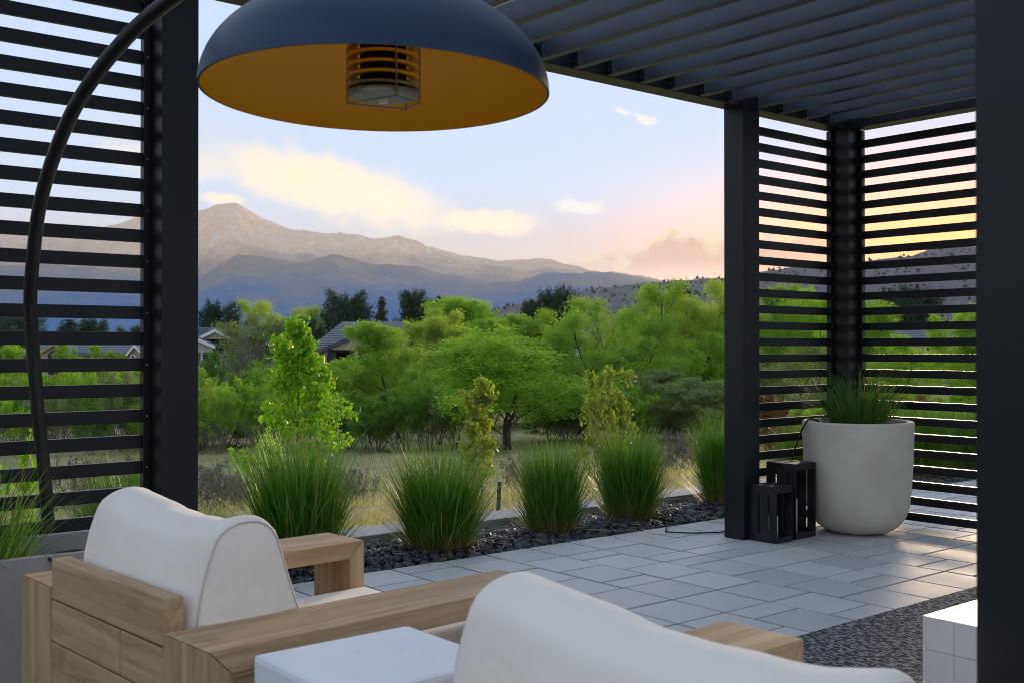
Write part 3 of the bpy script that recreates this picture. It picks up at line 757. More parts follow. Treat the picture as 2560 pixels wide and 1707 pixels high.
def chair_meshes():
    L, w, t, h = 0.915, 0.19, 0.05, 0.53
    top, l0, l1 = arm_mesh(L, w, t, h)
    CH['arm_top'] = MB().prism(top, 1, -w / 2, w / 2).mesh('arm_top', 'teak_x', 0.0025)
    CH['leg_r'] = MB().prism(l0, 1, -w / 2, w / 2).mesh('leg', 'teak_z', 0.0025)
    CH['leg_f'] = MB().prism(l1, 1, -w / 2, w / 2).mesh('leg', 'teak_z', 0.0025)
    CH['slat'] = MB().box(-0.4555, -0.412, -0.294, 0.294, 0, 0.0955).mesh('back_board', 'teak_y', 0.003)
    CH['slat_l'] = MB().box(-0.4555, -0.412, -0.088, 0.294, 0, 0.0955).mesh('back_board', 'teak_y', 0.003)
    CH['slat_s'] = MB().box(-0.4555, -0.412, -0.294, -0.0915, 0, 0.0955).mesh('back_board', 'teak_y', 0.003)
    CH['seat'] = MB().box(-0.41, 0.43, -0.294, 0.294, 0.20, 0.262).mesh('seat_frame', 'teak_x', 0.004)
    CH['seat_c'] = MB().box(-0.39, 0.455, -0.288, 0.288, 0.264, 0.40).mesh('seat_cushion', 'cushion_fabric', 0.03, True, 4)
    CH['back_c'], CH['seams'] = back_cushion()
    CH['back_w'], sw_ = back_cushion(1.15)
    CH['piping_w'] = [MB().tube(s_, 0.0022, 5, cap=False).mesh('piping', 'piping_fabric', 0, True) for s_ in sw_]
    CH['piping'] = [MB().tube(s_, 0.0022, 5, cap=False).mesh('piping', 'piping_fabric', 0, True) for s_ in CH['seams']]
chair_meshes()
def chair(loc, rot, label, wide=''):
    t = thing('armchair', label, 'armchair', loc, rot, 'teak armchairs with cream cushions')
    for y in (-0.39, 0.39):
        a = link('arm', CH['arm_top'], t, (0, y, 0)); link('leg', CH['leg_r'], t, (0, y, 0)); link('leg', CH['leg_f'], t, (0, y, 0))
    link('back_board', CH['slat'], t, (0, 0, 0.502)); link('back_board', CH['slat_l'], t, (0, 0, 0.402)); link('back_board', CH['slat_s'], t, (0, 0, 0.402))
    for z in (0.302, 0.202): link('back_board', CH['slat'], t, (0, 0, z))
    link('seat_frame', CH['seat'], t); link('seat_cushion', CH['seat_c'], t)
    bc = link('back_cushion', CH['back_w' if wide else 'back_c'], t)
    for p in CH['piping_w' if wide else 'piping']: link('piping', p, bc)
    return t
chair((1.281, 2.451, 0), R(4.0), 'teak armchair with cream cushion standing beside the grass trough')
chair((1.345, 0.988, 0), R(0.5), 'teak armchair with cream cushion standing between side table and black pergola post', 'w')

# white stepped side table between the armchairs
st_ = thing('side_table', 'white terrazzo side table of stacked slabs between the armchairs', 'table', (1.105, 1.735, 0))
for (w, d, z0, z1) in ((0.175, 0.165, 0.462, 0.522), (0.190, 0.180, 0.425, 0.461), (0.205, 0.195, 0.34, 0.424), (0.16, 0.15, 0.0, 0.339)):
    obj('slab', MB().box(-w, w, -d, d, z0, z1), 'white_terrazzo', st_, 0.011)

# rug and tiled table
rug = MB().box(-1.75, 1.75, -1.15, 1.15, 0.002, 0.012)
tag(obj('rug', rug, 'woven_rug', loc=(4.32, 1.345, 0)), 'black and white woven outdoor rug under the tiled table', 'rug')
ft = thing('tiled_table', 'low white tiled block table standing on the woven rug', 'table', (2.72 + 0.40, 1.565 - 0.40, 0.012))
obj('core', MB().box(-0.396, 0.396, -0.396, 0.396, 0.0, 0.364), 'tile_grout', ft)
tl = 0.0889
t_side = MB().box(-0.004, 0.003, -tl / 2 + .0007, tl / 2 - .0007, -tl / 2 + .0007, tl / 2 - .0007).mesh('tile', 'white_tile', 0.001)
t_end = MB().box(-tl / 2 + .0007, tl / 2 - .0007, -0.003, 0.004, -tl / 2 + .0007, tl / 2 - .0007).mesh('tile', 'white_tile', 0.001)
t_top = MB().box(-tl / 2 + .0007, tl / 2 - .0007, -tl / 2 + .0007, tl / 2 - .0007, -0.003, 0.004).mesh('tile', 'white_tile', 0.001)
for i in range(9):
    for j in range(4):
        link('tile', t_side, ft, (-0.396, -0.4 + tl * (i + .5), 0.368 - tl * (j + .5))); link('tile', t_end, ft, (-0.4 + tl * (i + .5), 0.396, 0.368 - tl * (j + .5)))
    for j in range(9): link('tile', t_top, ft, (-0.4 + tl * (i + .5), -0.4 + tl * (j + .5), 0.364))

# ------------------------------------------------------------------ arc lamp with heater dome
DC = Vector((1.357, 2.142, 1.685))
LP0 = Vector((1.16, 3.84, 0))
lamp = thing('arc_lamp', 'black arc floor lamp with a navy dome shade and heater inside', 'lamp', tuple(LP0))
path = [(1.16, 3.84, 0.02), (1.14, 3.83, 0.3), (1.114, 3.814, 0.638), (1.085, 3.797, 0.88), (1.055, 3.768, 1.169), (1.043, 3.738, 1.268), (1.034, 3.68, 1.377), (1.028, 3.593, 1.536), (1.035, 3.483, 1.674), (1.049, 3.341, 1.799), (1.071, 3.218, 1.884), (1.1, 3.104, 1.953), (1.131, 2.987, 2.008), (1.184, 2.814, 2.068), (1.25, 2.55, 2.12), (1.31, 2.33, 2.125), (1.345, 2.2, 2.09), (1.357, 2.142, 2.03), (1.357, 2.142, 1.93)]
def smooth_path(P, n=8):
    P = np.array(P); out = []
    for i in range(len(P) - 1):
        p0, p1, p2, p3 = P[max(i - 1, 0)], P[i], P[i + 1], P[min(i + 2, len(P) - 1)]
        for t in np.linspace(0, 1, n, endpoint=False):
            out.append(0.5 * ((2 * p1) + (-p0 + p2) * t + (2 * p0 - 5 * p1 + 4 * p2 - p3) * t * t + (-p0 + 3 * p1 - 3 * p2 + p3) * t ** 3))
    out.append(P[-1]); return [tuple(p) for p in out]
rel = lambda P: [tuple(np.array(p) - np.array(LP0)) for p in P]
pole = obj('pole', MB().tube(rel(smooth_path(path)), 0.0212, 20), 'lamp_black', lamp, 0, True)
jt = np.array(path[4]) - np.array(LP0); jd = np.array([-0.0105, -0.022, 0.1])
obj('joint_sleeve', MB().tube([tuple(jt - jd * .12), tuple(jt + jd * .12)], 0.0226, 20), 'lamp_black', pole, 0.001)
obj('base_plate', MB().lathe([(0.0001, 0.0), (0.13, 0.0), (0.13, 0.018), (0.12, 0.022), (0.0001, 0.022)], 40), 'lamp_black', lamp)
Rd, hd, th = 0.40, 0.245, 0.006
outer = [(Rd * math.cos(a), hd * math.sin(a)) for a in np.linspace(0, math.pi / 2 - 0.02, 28)]
inner = [((Rd - th) * math.cos(a), (hd - th) * math.sin(a)) for a in np.linspace(0, math.pi / 2 - 0.02, 28)]
dc = DC - LP0
d_ = MB().lathe(outer, 96, 0); d_.lathe(inner, 96, 1)
d_.lathe([inner[0], outer[0]], 96, 0)
shade = obj('dome_shade', d_, ['dome_navy', 'dome_gold'], lamp, 0, True, tuple(dc))
shade.rotation_euler = (R(-0.6), R(0.9), 0)
cap_ = obj('finial', MB().lathe([(0.0001, 0.29), (0.03, 0.288), (0.034, 0.24), (0.05, 0.236), (0.0001, 0.232)], 24), 'lamp_black', lamp, 0, False, tuple(dc))
hz = thing  # (alias unused)
heat = obj('heater_core', MB().lathe([(0.0001, -0.002), (0.052, -0.002), (0.054, 0.004), (0.054, 0.2), (0.0001, 0.2)], 28), 'heater_core', lamp, 0, False, tuple(dc + Vector((0.012, -0.01, 0))))
for k in range(6):
    ring = [(0.083 * math.cos(a), 0.083 * math.sin(a), 0.012 + k * 0.0235) for a in np.linspace(0, 2 * math.pi, 41)]
    obj('cage_ring', MB().lathe([(0.060, 0.012 + k * .0235 + .004), (0.083, 0.012 + k * .0235 + .0045), (0.084, 0.012 + k * .0235), (0.083, 0.012 + k * .0235 - .002), (0.060, 0.012 + k * .0235 + .002)], 36), 'bulb_steel' if k == 0 else 'dome_gold', heat)
for a in (0.3, 2.4, 4.5, 5.6):
    obj('cage_rod', MB().tube([(0.084 * math.cos(a), 0.084 * math.sin(a), -0.02), (0.084 * math.cos(a), 0.084 * math.sin(a), 0.17)], 0.0022, 6), 'bulb_steel', heat)
obj('bottom_plate', MB().lathe([(0.0001, -0.010), (0.075, -0.008), (0.082, -0.002), (0.082, 0.003), (0.0001, 0.003)], 36), 'bulb_steel', heat)
obj('guard_wire', MB().tube([(0.084 * math.cos(a), 0.084 * math.sin(a), -0.02) for a in (0.3, 2.4, 4.5, 5.6, 0.3)], 0.002, 5), 'bulb_steel', heat)
obj('knob', MB().lathe([(0.0001, -0.022), (0.010, -0.021), (0.013, -0.016), (0.013, -0.010)], 20), 'candle_wax', heat)

# ------------------------------------------------------------------ lanterns and candles
def lantern(loc, wx, wy, h, label):
    t = thing('lantern', label, 'lantern', loc, 0, 'black metal lanterns beside the pot')
    b = 0.016
    for sx in (0, wx - 0.008):
        m = MB(); s0, s1 = wy * 0.26, wy * 0.64; sw = 0.013; z0, z1 = 0.045, h - 0.05
        for (ya, yb) in ((0, s0), (s0 + sw, s1), (s1 + sw, wy)): m.box(sx, sx + 0.008, ya, yb, b + .001, h - b - .001)
        for ya in (s0, s1): m.box(sx + .0005, sx + 0.0075, ya - .0005, ya + sw + .0005, b + .001, z0); m.box(sx + .0005, sx + 0.0075, ya - .0005, ya + sw + .0005, z1, h - b - .001)
        obj('side_panel', m, 'lantern_black', t)
    obj('base', MB().box(0, wx, 0, wy, 0.0, b), 'lantern_black', t, 0.003)
    tp = MB(); sl = 0.012
    tp.box(0, wx, 0, wy / 2 - sl, h - b, h); tp.box(0, wx, wy / 2 + sl, wy, h - b, h)
    tp.box(0, wx * .2, wy / 2 - sl + .0003, wy / 2 + sl - .0003, h - b, h - .0005); tp.box(wx * .8, wx, wy / 2 - sl + .0003, wy / 2 + sl - .0003, h - b, h - .0005)
    obj('top_plate', tp, 'lantern_black', t)
    for ya in (0, wy - 0.006): obj('rail', MB().box(0.0085, wx - .0085, ya, ya + 0.006, h - b - 0.022, h - b - .001), 'lantern_black', t); obj('rail', MB().box(0.0085, wx - .0085, ya, ya + 0.006, b + .001, b + 0.016), 'lantern_black', t)
    return t
def candle(loc, r, h, label):
    c_ = thing('candle', label, 'candle', loc, 0, 'white pillar candles in the lanterns')
    obj('wax', MB().lathe([(0.0001, 0), (r, 0), (r, h - .004), (r - .004, h), (r * .6, h - .004), (0.0001, h - .005)], 28), 'candle_wax', c_, 0, True)
    obj('wick', MB().tube([(0, 0, h - .006), (0.001, 0, h + .006)], 0.001, 5), 'rubber', c_)
lantern((5.025, 3.775, 0.001), 0.150, 0.180, 0.318, 'small black metal lantern against the pergola post')
candle((5.025 + .075, 3.775 + .082, 0.018), 0.031, 0.125, 'short white pillar candle inside the small lantern')
lantern((5.225, 3.79, 0.001), 0.195, 0.205, 0.432, 'tall black metal lantern beside the concrete pot')
candle((5.225 + .098, 3.79 + .10, 0.018), 0.034, 0.20, 'tall white pillar candle inside the big lantern')

# ------------------------------------------------------------------ pots
POT = (5.752, 3.727, 0)
pot = thing('pot', 'large round concrete planter pot in the pergola corner', 'planter', POT)
pr = [(0.0001, 0.0), (0.13, 0.0), (0.19, 0.012), (0.245, 0.045), (0.285, 0.095), (0.308, 0.16), (0.320, 0.26), (0.330, 0.42), (0.337, 0.648), (0.335, 0.660), (0.328, 0.664), (0.300, 0.664), (0.296, 0.660), (0.290, 0.60)]
pr = [(r_ * 0.955, z_) for r_, z_ in pr]
obj('body', MB().lathe(pr, 72), 'pot_concrete', pot, 0, True)
obj('soil', MB().lathe([(0.0001, 0.615), (0.280, 0.61)], 40), 'soil', pot)
tag(obj('drip_tube', MB().tube(smooth_path([(5.44, 4.04, 0.0), (5.45, 4.02, 0.25), (5.455, 3.96, 0.50), (5.47, 3.89, 0.66), (5.51, 3.86, 0.675), (5.56, 3.83, 0.64)]), 0.005, 6), 'rubber', smooth=True), 'thin black drip tube curling over the pot rim', 'tube')
tr_ = thing('trough', 'grey concrete planter trough behind the left armchair', 'planter', (0.85, 3.5, 0))
tw = MB()
for (a, b, c_, d2) in ((-0.75, 0.75, -0.20, -0.165), (-0.75, 0.75, 0.165, 0.20), (-0.75, -0.715, -0.1648, 0.1648), (0.715, 0.75, -0.1648, 0.1648)): tw.box(a, b, c_, d2, 0.0, 0.495)
obj('wall', tw, 'trough_concrete', tr_)
obj('soil', MB().box(-0.714, 0.714, -0.164, 0.164, 0.02, 0.42), 'soil', tr_)
tag(obj('lamp_cable', MB().tube(smooth_path([(1.16, 3.84, 0.03), (1.25, 3.7, 0.3), (1.12, 3.36, 0.478), (0.98, 3.34, 0.489), (0.99, 3.28, 0.47), (1.1, 3.2, 0.3), (1.25, 3.1, 0.02), (1.6, 3.2, 0.01)]), 0.005, 6), 'rubber', smooth=True), 'black lamp cable draped over the trough rim', 'cable')

# ------------------------------------------------------------------ grasses
def blades(rng, n, r0, L0, L1, lean0, lean1, bend, w, seg=6, power=0.5, tipdroop=0.0):
    """n arching blades from a round base; returns verts, faces, tt"""
    th = rng.uniform(0, 2 * np.pi, n); rr = r0 * rng.random(n) ** 0.5
    base = np.stack([rr * np.cos(th), rr * np.sin(th), np.zeros(n)], -1)
    dth = th + rng.normal(0, 0.55, n)
    lean = (lean0 + (lean1 - lean0) * rng.random(n) ** (1 / power * 0.5)) * (0.35 + 0.65 * rr / r0)
    L = rng.uniform(L0, L1, n) * (1 - 0.25 * (lean / max(lean1, 1e-3)) ** 2)
    bd = bend * rng.uniform(0.3, 1.7, n)
    t = np.linspace(0, 1, seg + 1)
    ang = lean[:, None] + bd[:, None] * t[None] ** 1.8            # angle from vertical
    ds = L[:, None] / seg
    hx = np.concatenate([np.zeros((n, 1)), np.cumsum(np.sin(ang[:, :-1]) * ds, 1)], 1)
    hz_ = np.concatenate([np.zeros((n, 1)), np.cumsum(np.cos(ang[:, :-1]) * ds, 1)], 1)
    side = rng.normal(0, 0.10, n)[:, None] * t[None] ** 2 * L[:, None]
    dirx, diry = np.cos(dth)[:, None], np.sin(dth)[:, None]
    C = np.stack([base[:, 0:1] + hx * dirx - side * diry, base[:, 1:2] + hx * diry + side * dirx, base[:, 2:3] + hz_], -1)
    tw = rng.uniform(0, np.pi, n)[:, None] + t[None] * rng.normal(0, 0.8, n)[:, None]
    wd = (w * rng.uniform(0.6, 1.3, n))[:, None] * np.clip(np.minimum(0.55 + t[None] * 1.5, (1 - t[None]) * 1.9 + 0.05), 0, 1)
    px_, py_ = -diry * np.cos(tw) + dirx * np.sin(tw) * 0.6, dirx * np.cos(tw) + diry * np.sin(tw) * 0.6
    Wv = np.stack([px_ * wd, py_ * wd, 0.25 * np.sin(tw) * wd], -1)
    V = np.stack([C - Wv, C + Wv], 2).reshape(n, -1, 3)             # n,(seg+1)*2,3
    k = (seg + 1) * 2
    f = np.array([(2 * i, 2 * i + 1, 2 * i + 3, 2 * i + 2) for i in range(seg)])
    F = (f[None] + np.arange(n)[:, None, None] * k).reshape(-1, 4)
    return V.reshape(-1, 3), F, np.broadcast_to(np.repeat(t, 2)[None], (n, k)).ravel()
def join(parts):
    V = []; F = []; T = []; o = 0
    for v, f, t in parts: V.append(v); F.append(f + o); T.append(t); o += len(v)
    return np.concatenate(V), np.concatenate(F), np.concatenate(T)
def clump_mesh(seed, R0=0.13):
    rng = np.random.default_rng(seed)
    V, F, T = join([blades(rng, 1500, R0 * 1.1, 0.42, 0.74, 0.0, 0.42, 0.35, 0.0036), blades(rng, 420, R0 * 1.2, 0.25, 0.62, 0.25, 0.85, 0.8, 0.0040), blades(rng, 70, R0, 0.65, 0.90, 0.05, 0.55, 1.2, 0.0024, 8), blades(rng, 60, R0 * 1.2, 0.5, 0.75, 0.6, 1.15, 0.7, 0.0030, 8)])
    a = np_mesh('blades', V, F, 'blade_green', attr=T)
    V, F, T = join([blades(rng, 520, R0 * 1.2, 0.12, 0.30, 0.0, 0.7, 0.3, 0.0026, 3), blades(rng, 300, R0 * 1.35, 0.15, 0.42, 0.7, 1.5, 0.5, 0.0020, 5)])
    b = np_mesh('dry_stems', V, F, 'blade_straw', attr=T)
    return a, b
CL = [clump_mesh(s) for s in (1, 2, 3, 4, 5)]
def clump(x, y, z, s, k, rot, label):
    t = thing('grass_clump', label, 'grass', (x, y, z), rot, 'ornamental grass clumps', s)
    k = k % len(CL); link('blades', CL[k][0], t); link('dry_stems', CL[k][1], t)
gy = 4.93
for i_, (px, d_y, s, lab) in enumerate((
        (750, 0.08, (1.02, 1.02, 1.02), 'tall feather grass clump in front of the young maple, behind the armchair'),
        (1098, -0.02, (1.0, 1.0, 0.88), 'wide spreading feather grass clump between the maple clump and the green stake'),
        (1378, 0.0, (0.80, 0.80, 0.87), 'feather grass clump in the rock strip beside the green stake'),
        (1574, 0.06, (0.88, 0.88, 0.92), 'feather grass clump below the coppery shrub, near its twin clump'),
        (1812, 0.10, (0.88, 0.88, 1.0), 'feather grass clump half hidden by the pergola post'))):
    a = bearing(px); y = gy + d_y
    clump(y * math.tan(a), y, -0.02, s, i_, i_ * 1.3, lab)
for i_, (px, y, s, lab) in enumerate(((2010, 5.15, 0.85, 'feather grass clump seen through the short slat screen'), (2310, 4.98, 1.0, 'feather grass clump seen through the long slat screen behind the pot'), (2405, 4.9, 0.95, 'feather grass clump seen through the long slat screen near the grey post'), (335, 5.0, 0.95, 'feather grass clump seen through the slats beside the arc lamp'), (520, 5.1, 0.5, 'short grass tuft behind the thick corner post'))):
    clump(y * math.tan(bearing(px)), y, -0.02, s, (i_ + 1) % 3, i_ * 2.1, lab)
def planter_grass(name, loc, parts, label, mat='blade_pot'):
    V, F, T = join(parts)
    t = thing(name, label, 'grass', loc); link('blades', np_mesh('blades', V, F, mat, attr=T), t)
rg = np.random.default_rng(21)
planter_grass('potted_grass', (POT[0] + .01, POT[1], 0.605), [blades(rg, 560, 0.16, 0.20, 0.44, 0.0, 0.75, 0.8, 0.0030), blades(rg, 160, 0.17, 0.28, 0.46, 0.5, 1.1, 1.1, 0.0018, 8), blades(rg, 60, 0.12, 0.38, 0.48, 0.0, 0.5, 1.2, 0.0014, 8)], 'fine green grass growing in the round concrete pot')
def shift(p, x, y): v, f, t = p; return v + np.array([x, y, 0]), f, t
planter_grass('trough_grass', (0.85, 3.5, 0.41), [shift(blades(rg, 260, 0.13, 0.18, 0.46, 0.0, 1.1, 1.0, 0.0034), x, 0) for x in (-0.52, -0.26, -0.02)] + [shift(blades(rg, 60, 0.12, 0.40, 0.56, 0.2, 0.9, 1.0, 0.0020, 8), x, 0) for x in (-0.3, -0.05)], 'loose green and straw grass growing in the concrete trough', 'blade_green')

# ------------------------------------------------------------------ meadow grass (uncountable)
def meadow():
    rng = np.random.default_rng(5)
    for name, n, mat, lab, keep in (('meadow_grass', 42000, 'blade_meadow', 'dry straw-coloured meadow grass on the slope', 0), ('green_grass', 26000, 'blade_meadow_green', 'green grass patches in the meadow below the trees', 1)):
        d = rng.uniform(7.5 ** 0.5, 75 ** 0.5, n) ** 2; k = rng.uniform(-0.62, 0.58, n)
        x, y = d * (sy + k * cy), d * (cy - k * sy)
        g_ = fbm(x * 0.09, y * 0.09, 77, 3) + np.clip((d - 38) / 60, -0.3, 0.3)
        ok = (y > KERB_Y1 + 0.15) & ((g_ > 0.44) if keep else (g_ < 0.55))
        x, y, d = x[ok], y[ok], d[ok]; n = len(x)
        z = terrain(x, y); h = rng.uniform(0.07, 0.21, n) * np.clip(0.5 + d / 26, 0.5, 1.7); w = 0.004 + d * 0.00042
        th = rng.uniform(0, 6.28, n); ln = rng.normal(0, 0.35, n)
        b = np.stack([x, y, z - 0.02], -1); wv = np.stack([np.cos(th), np.sin(th), th * 0], -1) * w[:, None]
        tip = b + np.stack([-np.sin(th) * ln * h, np.cos(th) * ln * h, h], -1)
        V = np.stack([b - wv, b + wv, tip], 1).reshape(-1, 3); F = np.arange(n * 3).reshape(-1, 3)
        o = link(name, np_mesh(name, V, F, mat, attr=np.tile([0.2, 0.2, 1.0], n))); tag(o, lab, 'grass', kind='stuff')
meadow()

# ------------------------------------------------------------------ trees
def rot_about(v, axis, ang): return Matrix.Rotation(ang, 3, axis) @ v
def gen_tree(seed, H=10.0, stems=1, first=0.22, n1=9, n2=6, n3=5, trop=0.06, a1=50, ratio=(0.52, 0.55, 0.5), leaf=(14000, 0.14), spread=0.5, wander=0.16, lean=0.12, droop=0.0, tr=0.012, flat=1.0, taper=0.75):
    """branching skeleton + leaf faces. returns (branch mesh data, leaf verts, leaf faces)"""
    rng = random.Random(seed); nr = np.random.default_rng(seed)
    mb = MB(); twigs = []
    def grow(p, d, L, r, lev):
        n = (7, 5, 4, 3)[lev]; pts = [p.copy()]; q = p.copy(); dd = d.copy()
        for i in range(n):
            dd = (dd + Vector((rng.gauss(0, wander), rng.gauss(0, wander), rng.gauss(0, wander * .6))) + Vector((0, 0, trop if lev < 3 else trop - droop))).normalized()
            q = q + dd * (L / n); pts.append(q.copy())
        r1 = r * (0.35 if lev else 0.3)
        if lev < 3: mb.tube(pts, [r + (r1 - r) * i / n for i in range(n + 1)], (7, 5, 4)[lev], cap=False)
        else: mb.tube(pts, [r, r * .7, r * .5, r * .3], 3, cap=False)
        if lev >= 2: twigs.append(pts)
        if lev == 3: return
        cnt = (n1, n2, n3)[lev]
        t0 = first if lev == 0 else 0.25
        az0 = rng.uniform(0, 6.28)
        for c_ in range(cnt):
            t = t0 + (1 - t0) * ((c_ + rng.random() * .8) / cnt)
            f = min(t, 0.999) * n; i = int(f); pp = pts[i].lerp(pts[i + 1], f - i); dv = (pts[i + 1] - pts[i]).normalized()
            ax = dv.orthogonal().normalized(); ax = rot_about(ax, dv, az0 + c_ * 2.4 + rng.gauss(0, .3))
            ang = R(a1 + rng.gauss(0, 9)) * (1.0 if lev else (1.12 - 0.5 * t))
            cd = rot_about(dv, ax, ang)
            shape = (1.15 - taper * t) if lev == 0 else (1.0 - 0.45 * t)
            grow(pp, cd, L * ratio[lev] * shape * rng.uniform(0.8, 1.2), max(0.006, (r + (r1 - r) * t) * 0.6), lev + 1)
    for s_ in range(stems):
        a = s_ * 6.28 / max(stems, 1) + rng.random()
        l_ = lean * (1 if stems > 1 else 0.35)
        d = Vector((math.cos(a) * l_, math.sin(a) * l_, 1)).normalized()
        grow(Vector((math.cos(a) * .12 * (stems > 1), math.sin(a) * .12 * (stems > 1), -0.1)), d, H * rng.uniform(.86, 1.0), H * tr * (1.0 if stems == 1 else .75), 0)
    N, ls = leaf
    seg = np.array([[p for p in (tw[k], tw[k + 1])] for tw in twigs for k in range(len(tw) - 1)], float)
    idx = nr.integers(0, len(seg), N); t = nr.random(N)[:, None]
    c = seg[idx, 0] * (1 - t) + seg[idx, 1] * t + nr.normal(0, spread * .5, (N, 3)) * [1, 1, 0.8 * flat]
    c = c[c[:, 2] > 0.12 * H * first]
    V, F = leaf_faces(nr, c, ls)
    return mb, V, F
def leaf_faces(nr, c, ls, aspect=0.55, hang=0.0):
    N = len(c)
    d = nr.normal(0, 1, (N, 3)); d[:, 2] -= hang; d /= np.linalg.norm(d, axis=1)[:, None]
    e = np.cross(d, nr.normal(0, 1, (N, 3))); e /= np.linalg.norm(e, axis=1)[:, None]
    s = (ls * nr.uniform(0.6, 1.35, N))[:, None]
    V = np.stack([c - d * s * .5, c + e * s * aspect * .5, c + d * s * .5, c - e * s * aspect * .5], 1).reshape(-1, 3)
    return V, np.arange(N * 4).reshape(-1, 4)
PROTO = {}
def proto(key, **kw):
    bark = kw.pop('bark', 'bark')
    mb, V, F = gen_tree(**kw)
    lo, hi = np.percentile(V, 5, 0), np.percentile(V, 95, 0)
    top = np.percentile(V[:, 2], 99.7)
    PROTO[key] = dict(wood=mb.mesh('trunk', bark, 0, True), V=V, F=F, h=top, w=((hi - lo)[0] + (hi - lo)[1]) / 2, leafs={})
def leafmesh(key, mat):
    p = PROTO[key]
    if mat not in p['leafs']: p['leafs'][mat] = np_mesh('crown', p['V'], p['F'], mat)
    return p['leafs'][mat]
proto('elm1', seed=1, stems=1, first=0.16, n1=11, n2=6, n3=5, leaf=(36000, 0.17), a1=52, lean=.1)
proto('elm2', seed=7, stems=3, first=0.22, n1=7, n2=5, n3=5, leaf=(36000, 0.17), a1=46, lean=.32, trop=.03)
proto('elm3', seed=12, stems=2, first=0.12, n1=9, n2=6, n3=4, leaf=(36000, 0.17), a1=55, lean=.22)
proto('tall1', seed=23, stems=4, first=0.30, n1=6, n2=5, n3=4, leaf=(34000, 0.14), a1=36, lean=.34, trop=.05, ratio=(.42, .5, .5), spread=.62, tr=.014)
proto('tall2', seed=31, stems=3, first=0.25, n1=7, n2=5, n3=4, leaf=(34000, 0.14), a1=40, lean=.22, trop=.07, ratio=(.42, .5, .5), spread=.62, tr=.014)
proto('shrub1', seed=41, H=4.0, stems=7, first=0.12, n1=5, n2=4, n3=3, leaf=(13000, 0.14), a1=38, lean=.38, trop=.04, spread=.26, tr=.010)
proto('shrub2', seed=44, H=4.0, stems=9, first=0.30, n1=4, n2=4, n3=3, leaf=(10000, 0.14), a1=34, lean=.30, trop=.06, spread=.26, tr=.010, bark='bark_pale')
proto('bare', seed=51, H=6.0, stems=4, first=0.15, n1=8, n2=6, n3=6, leaf=(4500, 0.11), a1=42, lean=.3, trop=.02, spread=.16, tr=.012, bark='bark_pale')
proto('drybush', seed=55, H=1.4, stems=14, first=0.1, n1=5, n2=4, n3=3, leaf=(2600, 0.06), a1=40, lean=.55, trop=.02, spread=.08, tr=.008, bark='bark_pale')
def conifer(key, seed, H, rad, nw, tiers, needle, ls, mode):
    rng = random.Random(seed); nr = np.random.default_rng(seed); mb = MB(); cs = []
    mb.tube([(0, 0, -.1), (0.05, 0, H * .5), (0, 0.03, H * .97)], [H * .018, H * .011, H * .002], 7, cap=False)
    for i in range(tiers):
        t = (0.1 if mode == 'spruce' else 0.25) + (0.98 - (0.1 if mode == 'spruce' else 0.25)) * i / tiers
        z = H * t
        prof = (1 - t) ** 0.85 * 1.05 if mode == 'spruce' else math.sqrt(max(0.02, 1 - ((t - .52) / .56) ** 2))
        for k in range(nw):
            a = rng.uniform(0, 6.28); L = rad * prof * rng.uniform(.6, 1.15) + .1
            dzv = -0.25 if mode == 'spruce' else 0.35
            pts = [Vector((math.cos(a) * L * s, math.sin(a) * L * s, z + dzv * L * s + (0.28 if mode == 'spruce' else .25) * L * s * s)) for s in (0, .35, .7, 1)]
            mb.tube(pts, [.035, .025, .016, .008], 3, cap=False)
            m = max(6, int(needle * L / rad))
            s = nr.random(m) ** (0.7 if mode == 'spruce' else .42)
            P = np.array(pts); f = np.clip(s * 3, 0, 2.999); ii = f.astype(int); fr = (f - ii)[:, None]
            c = P[ii] * (1 - fr) + P[ii + 1] * fr
            cs.append(c + nr.normal(0, 1, (m, 3)) * ([.12, .12, .09] if mode == 'spruce' else [.22, .22, .2]) * (0.5 + s[:, None] * .8))
    c = np.concatenate(cs); V, F = leaf_faces(nr, c, ls, 0.35)
    PROTO[key] = dict(wood=mb.mesh('trunk', 'bark_dark', 0, True), V=V, F=F, h=H, w=2 * rad, leafs={})
conifer('pine', 61, 10, 3.2, 7, 18, 300, .26, 'pine')
conifer('pine2', 64, 10, 2.6, 6, 18, 300, .26, 'pine')
conifer('spruce', 67, 12, 2.3, 9, 34, 150, .22, 'spruce')
rt = random.Random(99)
def plant(key, mat, px, d, top, wpx, label, cat, name, group=None, rot=None):
    """crown top at height of row top, width wpx at that distance (reduced-copy pixels)"""
    p = PROTO[key]; x, y = spot(px * DS, d); z0 = float(terrain(x, y)) - 0.05
    h = level(top * DS, d) - z0; w = wpx * DS * d / FPX
    t = thing(name, label, cat, (x, y, z0), rt.uniform(0, 6.28) if rot is None else rot, group, (w / p['w'], w / p['w'], h / p['h']))
    link('trunk', p['wood'], t); link('crown', leafmesh(key, mat), t)
    return t
T_ = 'trees below the mountains'
